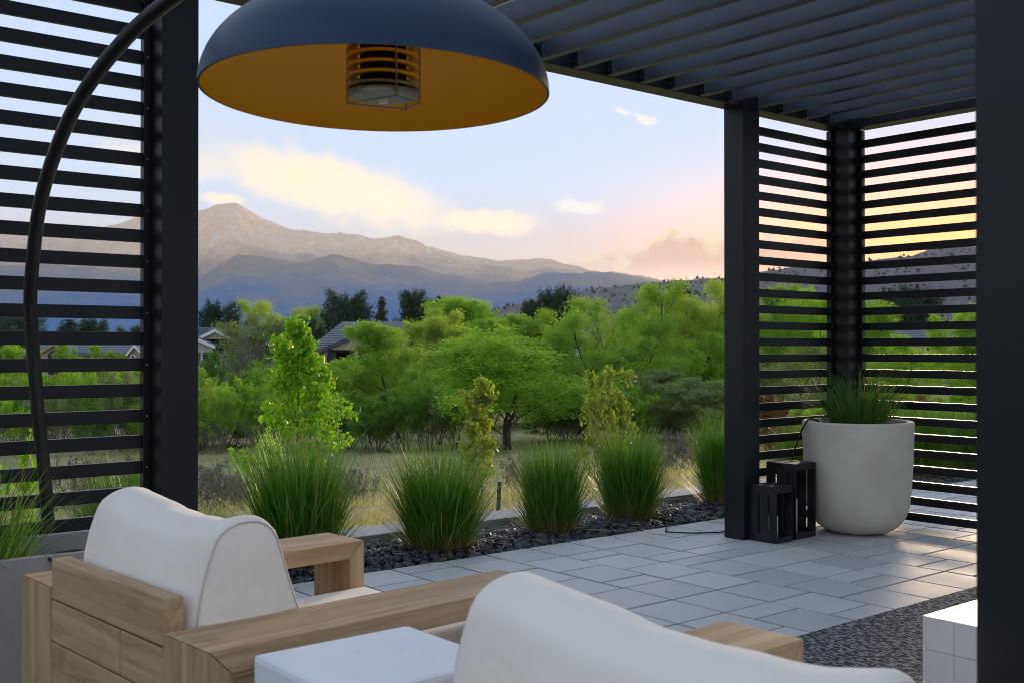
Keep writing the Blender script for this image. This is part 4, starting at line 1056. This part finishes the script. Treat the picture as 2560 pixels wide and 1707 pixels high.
for a in (
    # far conifers and crowns on the skyline
    ('pine', 'needle_dark', 505, 128, 713, 100, 'dark pine rising behind the cream house roof', 'tree', 'pine_tree'),
    ('tall1', 'leaf_yellow', 650, 135, 692, 190, 'pale feathery tree far behind the gabled houses', 'tree', 'feathery_tree'),
    ('pine2', 'needle_dark', 712, 118, 745, 70, 'small dark pine between the two gabled houses', 'tree', 'pine_tree'),
    ('pine', 'needle_dark', 798, 134, 690, 118, 'broad dark pine behind the grey tiled roof', 'tree', 'pine_tree'),
    ('spruce', 'needle_rust', 877, 136, 675, 90, 'slim rusty spruce standing alone on the skyline', 'tree', 'spruce_tree'),
    ('pine2', 'needle_dark', 955, 138, 683, 84, 'dark pine beside the wide rusty spruce', 'tree', 'pine_tree'),
    ('spruce', 'needle_rust', 1012, 134, 673, 130, 'wide rusty spruce on the skyline', 'tree', 'spruce_tree'),
    ('elm1', 'leaf_fresh', 1125, 118, 686, 190, 'bright green rounded tree on the skyline below the mountains', 'tree', 'leafy_tree'),
    ('pine', 'needle_dark', 1282, 138, 681, 92, 'dark pine in front of the scrub hill', 'tree', 'pine_tree'),
    ('pine2', 'needle_dark', 1222, 136, 702, 50, 'small dark pine left of its taller twin before the hill', 'tree', 'pine_tree'),
    ('pine2', 'needle_dark', 1556, 118, 668, 62, 'dark pine between two tall spring-green trees', 'tree', 'pine_tree'),
    # middle crowns
    ('elm3', 'leaf_elm', 1235, 105, 715, 150, 'green tree in the gap between round elm and tall multi-stemmed tree', 'tree', 'leafy_tree'),
    ('elm2', 'leaf_yellow', 985, 100, 708, 190, 'yellow-green spreading tree behind the bushy elm', 'tree', 'leafy_tree'),
    ('elm1', 'leaf_elm', 1055, 108, 735, 140, 'green tree filling the gap above the round elm', 'tree', 'leafy_tree'),
    ('elm3', 'leaf_grey', 592, 92, 722, 150, 'grey-green elm half covering the cream house', 'tree', 'elm_tree'),
    ('elm2', 'leaf_deep', 508, 84, 800, 70, 'dark green small tree by the balcony', 'tree', 'leafy_tree'),
    ('bare', 'twig_grey', 545, 80, 772, 128, 'bare grey tree in front of the cream house', 'tree', 'bare_tree'),
    ('elm1', 'leaf_elm', 918, 72, 742, 165, 'large bushy spring-green elm beside the grey roofed house', 'tree', 'elm_tree'),
    ('elm3', 'leaf_fresh', 1165, 60, 757, 305, 'round dome-shaped elm standing alone at the meadow edge', 'tree', 'elm_tree'),
    ('tall1', 'leaf_elm', 1425, 72, 655, 265, 'tall spreading tree with several dark bare stems', 'tree', 'multi_stem_tree'),
    ('tall2', 'leaf_yellow', 1608, 78, 645, 170, 'tall yellow-green tree beside the pergola post', 'tree', 'leafy_tree'),
    ('elm2', 'leaf_elm', 1515, 66, 770, 200, 'low green tree with leaning pale trunk', 'tree', 'leafy_tree'),
    ('elm3', 'leaf_grey', 1610, 60, 868, 170, 'grey-green rounded tree low beside the pergola post', 'tree', 'leafy_tree'),
    ('elm1', 'leaf_deep', 1330, 88, 778, 130, 'dark green tree behind the coppery shrub', 'tree', 'leafy_tree'),
    ('elm2', 'leaf_elm', 1010, 66, 850, 120, 'low green tree between the bushy elm and the round elm', 'tree', 'leafy_tree'),
    ('elm1', 'leaf_deep', 1075, 80, 790, 140, 'dark green tree between bushy elm and round elm', 'tree', 'leafy_tree'),
    ('elm2', 'leaf_elm', 1345, 96, 730, 150, 'green tree filling the gap left of the multi-stemmed tree', 'tree', 'leafy_tree'),
    ('elm3', 'leaf_fresh', 1505, 94, 705, 150, 'bright green tree behind the multi-stemmed tree', 'tree', 'leafy_tree'),
    ('elm1', 'leaf_elm', 1655, 90, 700, 130, 'green tree close behind the pergola post', 'tree', 'leafy_tree'),
    ('elm1', 'leaf_grey', 1450, 62, 850, 150, 'grey-green low tree under the multi-stemmed tree', 'tree', 'leafy_tree'),
    # seen through the left screen
    ('spruce', 'needle_blue', 158, 118, 728, 190, 'broad blue-green spruce seen through the left slats', 'tree', 'spruce_tree'),
    ('pine', 'needle_blue', 40, 122, 735, 130, 'blue-green pine at the end of the left slats', 'tree', 'pine_tree'),
    ('pine2', 'needle_dark', 215, 116, 745, 70, 'dark pine beside the broad blue-green spruce', 'tree', 'pine_tree'),
    ('pine2', 'needle_dark', 300, 120, 762, 80, 'low dark pine seen through the slats near the corner post', 'tree', 'pine_tree'),
    ('elm1', 'leaf_fresh', 60, 88, 790, 90, 'fresh green small tree beside the tan house gable', 'tree', 'leafy_tree'),
    ('elm2', 'leaf_elm', 215, 90, 787, 110, 'green tree covering the middle of the tan house', 'tree', 'leafy_tree'),
    # seen through the right screens
    ('elm1', 'leaf_elm', 1800, 92, 655, 150, 'green tree seen through the short slat screen', 'tree', 'leafy_tree'),
    ('tall2', 'leaf_elm', 1745, 74, 668, 130, 'tall green tree hidden by the pergola post', 'tree', 'leafy_tree'),
    ('elm3', 'leaf_fresh', 1870, 84, 668, 120, 'bright green tree behind the corner post', 'tree', 'leafy_tree'),
    ('elm2', 'leaf_grey', 1800, 56, 790, 190, 'grey-green tree low behind the short slat screen', 'tree', 'leafy_tree'),
    ('spruce', 'needle_rust', 2030, 125, 652, 56, 'rusty spruce left of its twin behind the long slat screen', 'tree', 'spruce_tree'),
    ('spruce', 'needle_rust', 2107, 125, 646, 64, 'taller rusty spruce behind the long slat screen', 'tree', 'spruce_tree'),
    ('pine', 'needle_dark', 2090, 108, 684, 150, 'dark broad pine below the rusty spruces', 'tree', 'pine_tree'),
    ('elm1', 'leaf_fresh', 2195, 72, 708, 150, 'fresh green tree behind the long slat screen near the grey post', 'tree', 'leafy_tree'),
    ('elm3', 'leaf_elm', 1990, 76, 690, 130, 'green tree behind the long slat screen next to the corner post', 'tree', 'leafy_tree'),
    ('elm2', 'leaf_fresh', 2090, 56, 775, 190, 'light green spreading tree low behind the long slat screen', 'tree', 'leafy_tree'),
    ('elm3', 'leaf_elm', 2300, 62, 700, 200, 'green tree behind the grey post', 'tree', 'leafy_tree'),
): plant(*a, group=T_)
# thicket: shrubs along the foot of the trees
rs_ = random.Random(17)
SHR = {'leaf_elm': 'mid-green shrub', 'leaf_fresh': 'bright green shrub', 'leaf_grey': 'grey-green brushy shrub', 'leaf_yellow': 'yellow-green shrub', 'leaf_deep': 'dark green shrub', 'twig_grey': 'leafless grey shrub', 'leaf_silver': 'silvery leaved shrub', 'leaf_red': 'reddish bronze shrub'}
USED = {}
def shrub(key, mat, px, d, top, wpx):
    where = 'behind the left slats' if px < 340 else 'below the balcony house' if px < 615 else 'behind the young maple' if px < 775 else 'under the bushy elm' if px < 1010 else 'around the round elm' if px < 1310 else 'behind the coppery young tree' if px < 1470 else 'by the leaning trunk tree' if px < 1700 else 'behind the short slat screen' if px < 1905 else 'behind the long slat screen'
    size = 'tall' if top < 870 else 'middling' if top < 940 else 'low'
    lab = size + ' ' + SHR[mat] + ' ' + where
    plant(key, mat, px, d, top, wpx, lab, 'shrub', {'twig_grey': 'bare_shrub'}.get(mat, 'leafy_shrub'), group=lab)
for px in range(-20, 460, 42):
    shrub(rs_.choice(('shrub1', 'shrub2')), rs_.choice(('leaf_elm', 'leaf_fresh', 'leaf_grey', 'leaf_elm')), px + rs_.uniform(-10, 10), rs_.uniform(62, 74), rs_.uniform(838, 868), rs_.uniform(75, 110))
for px in range(0, 460, 50):
    shrub('shrub2', rs_.choice(('leaf_grey', 'leaf_deep', 'leaf_fresh')), px + rs_.uniform(-14, 14), rs_.uniform(60, 66), rs_.uniform(895, 935), rs_.uniform(75, 110))
for px, top, w, m, d in ((470, 872, 70, 'leaf_yellow', 66), (505, 890, 90, 'leaf_elm', 60), (555, 872, 80, 'leaf_fresh', 64), (600, 885, 90, 'leaf_elm', 65), (465, 930, 60, 'leaf_silver', 63), (520, 925, 110, 'leaf_grey', 66), (590, 940, 100, 'leaf_grey', 66), (650, 900, 100, 'leaf_elm', 60), (720, 880, 100, 'leaf_elm', 62), (760, 840, 90, 'leaf_elm', 68),
                         (800, 900, 110, 'leaf_deep', 62), (865, 905, 110, 'leaf_deep', 60), (930, 890, 110, 'leaf_deep', 60), (985, 905, 90, 'leaf_grey', 62), (1045, 880, 90, 'leaf_elm', 63), (1300, 880, 110, 'leaf_deep', 65), (1270, 940, 100, 'leaf_deep', 66), (1350, 935, 110, 'leaf_deep', 66), (1430, 880, 110, 'leaf_elm', 60), (1480, 930, 110, 'leaf_deep', 66), (1550, 930, 120, 'leaf_grey', 64), (1640, 930, 110, 'leaf_deep', 62)):
    shrub(rs_.choice(('shrub1', 'shrub2')), m, px, d, top, w)
for k_ in range(24):
    px = 450 + k_ * 52
    if px < 575 or 690 < px < 800: continue
    shrub(rs_.choice(('shrub1', 'shrub2')), rs_.choice(('leaf_elm', 'leaf_deep', 'leaf_fresh', 'leaf_elm')), px + rs_.uniform(-12, 12), rs_.uniform(78, 98), rs_.uniform(800, 850), rs_.uniform(110, 150))
for px, top, w, d in ((480, 963, 80, 60), (540, 958, 90, 65), (600, 963, 90, 60), (840, 933, 110, 62), (910, 928, 110, 61), (970, 938, 90, 62), (780, 938, 90, 61), (1330, 963, 120, 64), (1450, 963, 110, 64), (130, 963, 110, 64), (230, 963, 110, 64), (40, 963, 110, 64), (320, 963, 90, 64)):
    shrub('bare', 'twig_grey', px, d, top, w)
for px, top, w, m, d in ((1780, 905, 90, 'leaf_red', 26), (1850, 925, 80, 'leaf_elm', 28), (1800, 960, 80, 'leaf_red', 20), (1920, 900, 110, 'leaf_elm', 34), (2010, 880, 120, 'leaf_elm', 36), (2130, 910, 120, 'leaf_red', 28), (2200, 890, 110, 'leaf_elm', 32), (2060, 920, 110, 'leaf_deep', 26), (2190, 930, 90, 'leaf_elm', 22)):
    shrub('shrub1', m, px, d, top, w)
for i_, (px, top, w, d, lab) in enumerate(((500, 1062, 120, 22, 'dry grey bush on the meadow beside the corner post'), (565, 1085, 70, 21, 'small brown bush on the meadow by the maple'), (815, 1075, 80, 24, 'small brown bush on the meadow right of the maple'), (1545, 985, 110, 19, 'pale dry bush behind the grass clumps near the pergola post'), (1490, 1000, 90, 21, 'dry bush at the foot of the coppery shrub'), (1190, 1045, 70, 24, 'low dry bush under the round elm'), (330, 1040, 110, 24, 'dry grey bush seen through the left slats'), (180, 1045, 110, 25, 'dry grey bush seen through the slats behind the arc lamp'))):
    plant('drybush', 'twig_grey', px, d, top, w, lab, 'bush', 'dry_bush', group='dry bushes on the meadow')

# young garden trees just beyond the kerb
def young(key, seed, px, d, top, base_h, wpx, mat, label, name, leaf, **kw):
    x, y = spot(px * DS, d); z0 = float(terrain(x, y)) - 0.03; H = level(top * DS, d) - z0
    mb, V, F = gen_tree(seed, H=H * .97, leaf=leaf, **kw)
    w = np.percentile(V[:, 0], 98) - np.percentile(V[:, 0], 2)
    t = thing(name, label, 'tree', (x, y, z0), 0, 'young garden trees', (wpx * DS * d / FPX / w, wpx * DS * d / FPX / w, H / np.percentile(V[:, 2], 99.8)))
    link('trunk', mb.mesh('trunk', 'bark_pale', 0, True), t); link('crown', np_mesh('crown', V, F, mat), t)
young('maple', 5, 672, 15.5, 735, 0, 190, 'leaf_maple', 'young bright green maple standing beyond the kerb', 'maple_tree', (6200, 0.078), stems=1, first=0.14, n1=17, n2=5, n3=3, trop=.09, a1=44, ratio=(.40, .5, .5), spread=.10, wander=.10, tr=.009, taper=1.0)
young('copper1', 9, 1095, 14.5, 866, 0, 95, 'leaf_bronze', 'slender young tree with bronze leaf tips behind the wide grass clump', 'young_tree', (2100, 0.066), stems=2, first=0.12, n1=10, n2=4, n3=3, trop=.2, a1=36, ratio=(.30, .5, .5), spread=.07, wander=.1, lean=.08, tr=.008)
young('copper2', 10, 1385, 14.0, 842, 0, 130, 'leaf_bronze', 'coppery yellow young tree with several stems behind the grass clumps', 'young_tree', (2300, 0.064), stems=4, first=0.10, n1=8, n2=4, n3=3, trop=.14, a1=36, ratio=(.30, .5, .5), spread=.07, wander=.1, lean=.16, tr=.008)
young('leftbush', 12, 40, 9.0, 985, 0, 110, 'leaf_maple', 'small bright leafy sapling behind the left slats', 'young_tree', (700, 0.085), stems=3, first=0.05, n1=6, n2=3, n3=2, trop=.1, a1=42, ratio=(.4, .5, .5), spread=.08, wander=.1, lean=.2, tr=.009)

# fence stakes in the meadow
for px, ytop, d, mt, lab in ((1145, 1092, 8.6, 'stake_tip', 'green metal stake with pale tip beyond the kerb'), (1379, 1100, 11.5, 'stake_tip', 'thin stake half hidden between two grass clumps'), (1578, 1095, 12.5, 'stake_orange', 'short orange stake near the pergola post')):
    x, y = spot(px * DS, d); z0 = float(terrain(x, y)); zt = level(ytop * DS, d)
    t = thing('fence_stake', lab, 'stake', (x, y, z0), 0.4, 'stakes in the meadow')
    m = MB().prism([(-.016, -.004), (.016, -.004), (.016, 0), (.003, 0), (.003, .022), (-.003, .022), (-.003, 0), (-.016, 0)], 2, -0.1, (zt - z0) * .86)
    so = obj('stake_post', m, 'stake_green' if mt == 'stake_tip' else mt, t); so.rotation_euler = (0, R(6), 0)
    tp = obj('tip', MB().prism([(-.0165, -.0045), (.0165, -.0045), (.0165, .0005), (.0035, .0005), (.0035, .0225), (-.0035, .0225), (-.0035, .0005), (-.0165, .0005)], 2, (zt - z0) * .862, (zt - z0) * 1.0), mt, t); tp.rotation_euler = (0, R(6), 0)

# ------------------------------------------------------------------ houses beyond the trees
class House:
    """plan: local x to the right, y away, z up; measured off one elevation in source pixels at its true distance"""
    def __init__(s, name, label, px0, d):
        s.px0, s.d = px0, d; x, y = spot(px0, d)
        s.z0 = float(terrain(x, y)); s.t = thing(name, label, 'house', (x, y, s.z0), -bearing(px0) * 0 - YAW)
    def X(s, px): return (px - s.px0) / FPX * s.d
    def Z(s, py): return level(py, s.d) - s.z0
    def box(s, name, x0, x1, ytop, ybot, f, b, mat, parent=None, bev=0.0):
        return obj(name, MB().box(s.X(x0), s.X(x1), f, b, s.Z(ybot) if ybot is not None else 0.0, s.Z(ytop)), mat, parent or s.t, bev)
    def roof_plane(s, name, ridge, eave, fr, er, mat, thick=0.18, rows=0):
        """sloping roof face: ridge=(x0,x1,py), eave=(x0,x1,py); depth of ridge fr, of eave er"""
        a = [(s.X(eave[0]), er, s.Z(eave[2])), (s.X(eave[1]), er, s.Z(eave[2])), (s.X(ridge[1]), fr, s.Z(ridge[2])), (s.X(ridge[0]), fr, s.Z(ridge[2]))]
        b = [(p[0], p[1], p[2] - thick) for p in a]
        o = obj(name, MB().add(a + b, [(0, 1, 2, 3), (7, 6, 5, 4), (0, 4, 5, 1), (1, 5, 6, 2), (2, 6, 7, 3), (3, 7, 4, 0)]), mat, s.t)
        if rows:
            A = [np.array(p) for p in a]; nrm = np.cross(A[1] - A[0], A[3] - A[0]); nrm = nrm / np.linalg.norm(nrm)
            for k in range(rows):
                t0, t1 = k / rows, (k + 1) / rows
                L0, R0 = A[0] + (A[3] - A[0]) * t0, A[1] + (A[2] - A[1]) * t0; L1, R1 = A[0] + (A[3] - A[0]) * t1, A[1] + (A[2] - A[1]) * t1
                vs = [L0 + nrm * .09, R0 + nrm * .09, R1 + nrm * .02, L1 + nrm * .02, L0 + nrm * .005, R0 + nrm * .005, R1 + nrm * .005, L1 + nrm * .005]
                obj('tile_course', MB().add(vs, [(0, 1, 2, 3), (7, 6, 5, 4), (0, 4, 5, 1), (1, 5, 6, 2), (2, 6, 7, 3), (3, 7, 4, 0)]), mat, o)
        return o
    def gable(s, x0, xa, x1, ya, ye, f, b, wall, trim, roofm, low=None):
        zb = s.Z(low if low else ye)
        obj('gable_wall', MB().prism([(s.X(x0), zb), (s.X(x1), zb), (s.X(x1), s.Z(ye)), (s.X(xa), s.Z(ya)), (s.X(x0), s.Z(ye))] if low else [(s.X(x0), s.Z(ye)), (s.X(x1), s.Z(ye)), (s.X(xa), s.Z(ya))], 1, f, f + 0.25), wall, s.t)
        ov = 0.35; th = 0.22
        for (xe, sg) in ((x0, -1), (x1, 1)):
            dx_, dz_ = s.X(xe) - s.X(xa), s.Z(ye) - s.Z(ya); L = math.hypot(dx_, dz_); ux, uz = dx_ / L, dz_ / L
            ex, ez = s.X(xe) + ux * ov, s.Z(ye) + uz * ov
            nx, nz = (-uz, ux) if sg > 0 else (uz, -ux)
            prof = [(s.X(xa), s.Z(ya) + .02), (ex, ez + .02), (ex, ez + .02 + th), (s.X(xa), s.Z(ya) + .02 + th * 1.15)]
            obj('roof', MB().prism(prof, 1, f - 0.3, b), roofm, s.t)
            obj('barge_board', MB().prism([(p[0], p[1] - (0.10 if i < 2 else 0.02)) for i, p in enumerate(prof)], 1, f - 0.36, f - 0.302), trim, s.t)
    def window(s, x0, x1, y0, y1, f, trim='white_trim', glass='window_glass', mull=1, parent=None):
        X0, X1, Z0, Z1 = s.X(x0), s.X(x1), s.Z(y1), s.Z(y0); w = 0.09
        fr = MB().box(X0, X1, f - .06, f + .02, Z0, Z0 + w).box(X0, X1, f - .06, f + .02, Z1 - w, Z1).box(X0, X0 + w, f - .06, f + .02, Z0 + w, Z1 - w).box(X1 - w, X1, f - .06, f + .02, Z0 + w, Z1 - w)
        for i in range(mull):
            xm = X0 + (X1 - X0) * (i + 1) / (mull + 1); fr.box(xm - .04, xm + .04, f - .05, f + .015, Z0 + w, Z1 - w)
        o = obj('window', fr, trim, s.t)
        obj('pane', MB().box(X0 + w, X1 - w, f - .02, f, Z0 + w, Z1 - w), glass, o)
        return o
    def railing(s, x0, x1, y0, y1, f, mat, step=0.16):
        X0, X1, Z0, Z1 = s.X(x0), s.X(x1), s.Z(y1), s.Z(y0)
        m = MB().box(X0, X1, f, f + .06, Z1 - .08, Z1).box(X0, X1, f + .005, f + .055, Z0, Z0 + .06)
        o = obj('railing', m, mat, s.t); n = max(2, int((X1 - X0) / step))
        me = MB().box(-.018, .018, f + .01, f + .045, Z0 + .06, Z1 - .08).mesh('baluster', mat)
        for i in range(n + 1): link('baluster', me, o, (X0 + .03 + (X1 - X0 - .06) * i / n, 0, 0))

# grey tiled house with deck
h = House('grey_roof_house', 'cream house with large grey tiled roof and railed deck', 880, 104)
h.box('wall', 775, 1010, 868, 960, 1.2, 9.5, 'stucco_cream'); h.box('lower_wall', 780, 1010, 961, None, 1.6, 9.2, 'stucco_cream')
h.roof_plane('roof', (832, 1010, 801.5), (768, 1016, 873), 6.0, 0.4, 'roof_grey', 0.25, 15)
h.roof_plane('roof', (832, 1010, 801.5), (768, 1016, 873), 6.02, 11.5, 'roof_grey', 0.25)
h.gable(818, 906, 994, 838, 874, -1.2, 3.5, 'stucco_cream', 'roof_slate', 'roof_slate')
h.box('porch_wall', 836, 1000, 875, 910, 1.0, 1.19, 'opening_shade'); h.box('column', 817, 827, 874, 908, -1.1, -0.7, 'stucco_cream', None, .02); h.box('column', 890, 899, 874, 908, -1.1, -0.7, 'stucco_cream', None, .02)  # shade of the porch recess is painted on its back wall
h.window(792, 818, 888, 910, 1.18, mull=1, glass='lit_window'); h.window(848, 857, 875, 881, 0.98, mull=0, glass='opening_shade')
h.box('deck', 786, 1005, 922, 929, -1.6, 1.19, 'rail_dark'); h.railing(792, 1003, 908, 922, -1.55, 'white_trim'); h.box('deck_post', 815, 819, 929.5, None, -1.3, -1.0, 'rail_dark'); h.box('deck_post', 900, 904, 929.5, None, -1.3, -1.0, 'rail_dark')
ux, uy = h.X(828), -1.3
um = thing('patio_umbrella', 'closed navy patio umbrella on the deck of the grey roofed house', 'umbrella', tuple(h.t.matrix_basis @ Vector((h.X(829), -1.25, h.Z(922) + .005))), -YAW)
obj('pole', MB().tube([(0, 0, 0), (0, 0, 2.3)], .03, 8), 'rail_dark', um); obj('canopy', MB().lathe([(.02, 2.42), (.10, 2.2), (.17, 1.5), (.24, .75), (.16, .6), (.05, .62)], 14), 'navy_canvas', um, 0, True)
# cream house with slate roof and balcony
h = House('slate_roof_house', 'cream house with dark slate roof, white trimmed gables and balcony', 560, 100)
h.box('wall', 470, 720, 866, 935, 1.0, 9.0, 'stucco_cream'); h.box('lower_wall', 470, 720, 935.5, None, 1.3, 9.0, 'stucco_cream')
h.roof_plane('roof', (450, 730, 817), (450, 730, 868), 5.5, 0.5, 'roof_slate', 0.22, 10); h.roof_plane('roof', (450, 730, 817), (450, 730, 868), 5.52, 10.5, 'roof_slate', 0.22)
h.gable(501, 541, 581, 829, 848, -0.2, 5.0, 'stucco_cream', 'white_trim', 'roof_slate'); h.gable(440, 490, 542, 845, 866, -1.4, 4.0, 'stucco_cream', 'white_trim', 'roof_slate', 880)
h.gable(676, 699, 722, 817, 852, -0.4, 5.0, 'stucco_cream', 'white_trim', 'roof_slate', 930)
h.window(497, 527, 884, 928, 0.98, mull=2, glass='window_glass'); h.box('curtain', 500, 510, 886, 926, 0.9, 0.93, 'curtain_green'); h.window(532, 560, 886, 926, 0.98, mull=1)
h.box('deck', 470, 562, 928, 934, -1.8, 0.99, 'deck_maroon'); h.railing(472, 560, 913, 928, -1.75, 'white_trim', .2); h.box('column', 541, 547, 936, None, -1.6, -1.25, 'stucco_white', None, .02); h.box('column', 514, 518, 880, 928, -1.6, -1.3, 'stucco_white', None, .02)
h.box('garage_door', 550, 576, 940, None, 1.22, 1.29, 'stucco_white'); h.window(684, 712, 868, 884, -0.42, mull=1); h.window(580, 600, 945, 968, 1.28, mull=1)
# tan house behind the left screen
h = House('tan_house', 'tan house with arched porch gable seen through the left slats', 200, 108)
h.box('wall', 55, 360, 880, None, 1.0, 9.0, 'stucco_tan')
h.roof_plane('roof', (40, 380, 846), (46, 372, 882), 5.5, 0.3, 'roof_grey', 0.22, 8); h.roof_plane('roof', (40, 380, 846), (46, 372, 882), 5.52, 10.5, 'roof_grey', 0.22)
h.gable(119, 152, 186, 862, 882, -1.4, 3.0, 'stucco_tan', 'stucco_tan', 'roof_grey', 935)
arch = [(h.X(135), h.Z(935)), (h.X(183), h.Z(935))] + [(h.X(159) + (h.X(183) - h.X(159)) * math.cos(a), h.Z(888) + (h.Z(875) - h.Z(888)) * math.sin(a)) for a in np.linspace(0, math.pi, 14)]
obj('arch_shade_panel', MB().prism(arch, 1, -1.46, -1.402), 'opening_shade', h.t)  # flat dark panel, the shade within the arch put in as colour
h.gable(330, 345, 362, 866, 884, -0.8, 3.0, 'stucco_tan', 'white_trim', 'roof_grey', 930)
h.window(100, 122, 891, 905, 0.98, mull=1); h.window(215, 248, 892, 906, 0.98, mull=2); h.window(334, 345, 886, 897, -0.82, mull=0)
# white house behind the tall tree
h = House('white_house', 'white walled house glimpsed between the stems of the tall tree', 1480, 92)
h.box('wall', 1440, 1515, 812, None, 0.5, 7, 'stucco_white'); h.gable(1434, 1478, 1522, 780, 812, 0.2, 7.4, 'stucco_white', 'white_trim', 'roof_grey')
h.window(1462, 1478, 935, 965, 0.48, mull=1); h.window(1482, 1500, 850, 872, 0.48, mull=1)
h.box('deck', 1040, 1130, 968, 974, -1, 1, 'rail_dark') if False else None
# house beyond the long slat screen
h = House('low_house', 'low house with pale grey roof and white chimney behind the long slat screen', 2290, 84)
h.box('wall', 2215, 2390, 846, None, 0.6, 7, 'stucco_cream'); h.roof_plane('roof', (2235, 2385, 808), (2200, 2410, 850), 4.5, 0.0, 'roof_grey', .2, 9); h.roof_plane('roof', (2235, 2385, 808), (2200, 2410, 850), 4.52, 9, 'roof_grey', .2)
h.box('chimney', 2283, 2291, 795, 812, 4.0, 4.8, 'stucco_white', None, .02); h.window(2240, 2262, 862, 884, .58, mull=1); h.window(2320, 2345, 862, 884, .58, mull=1)
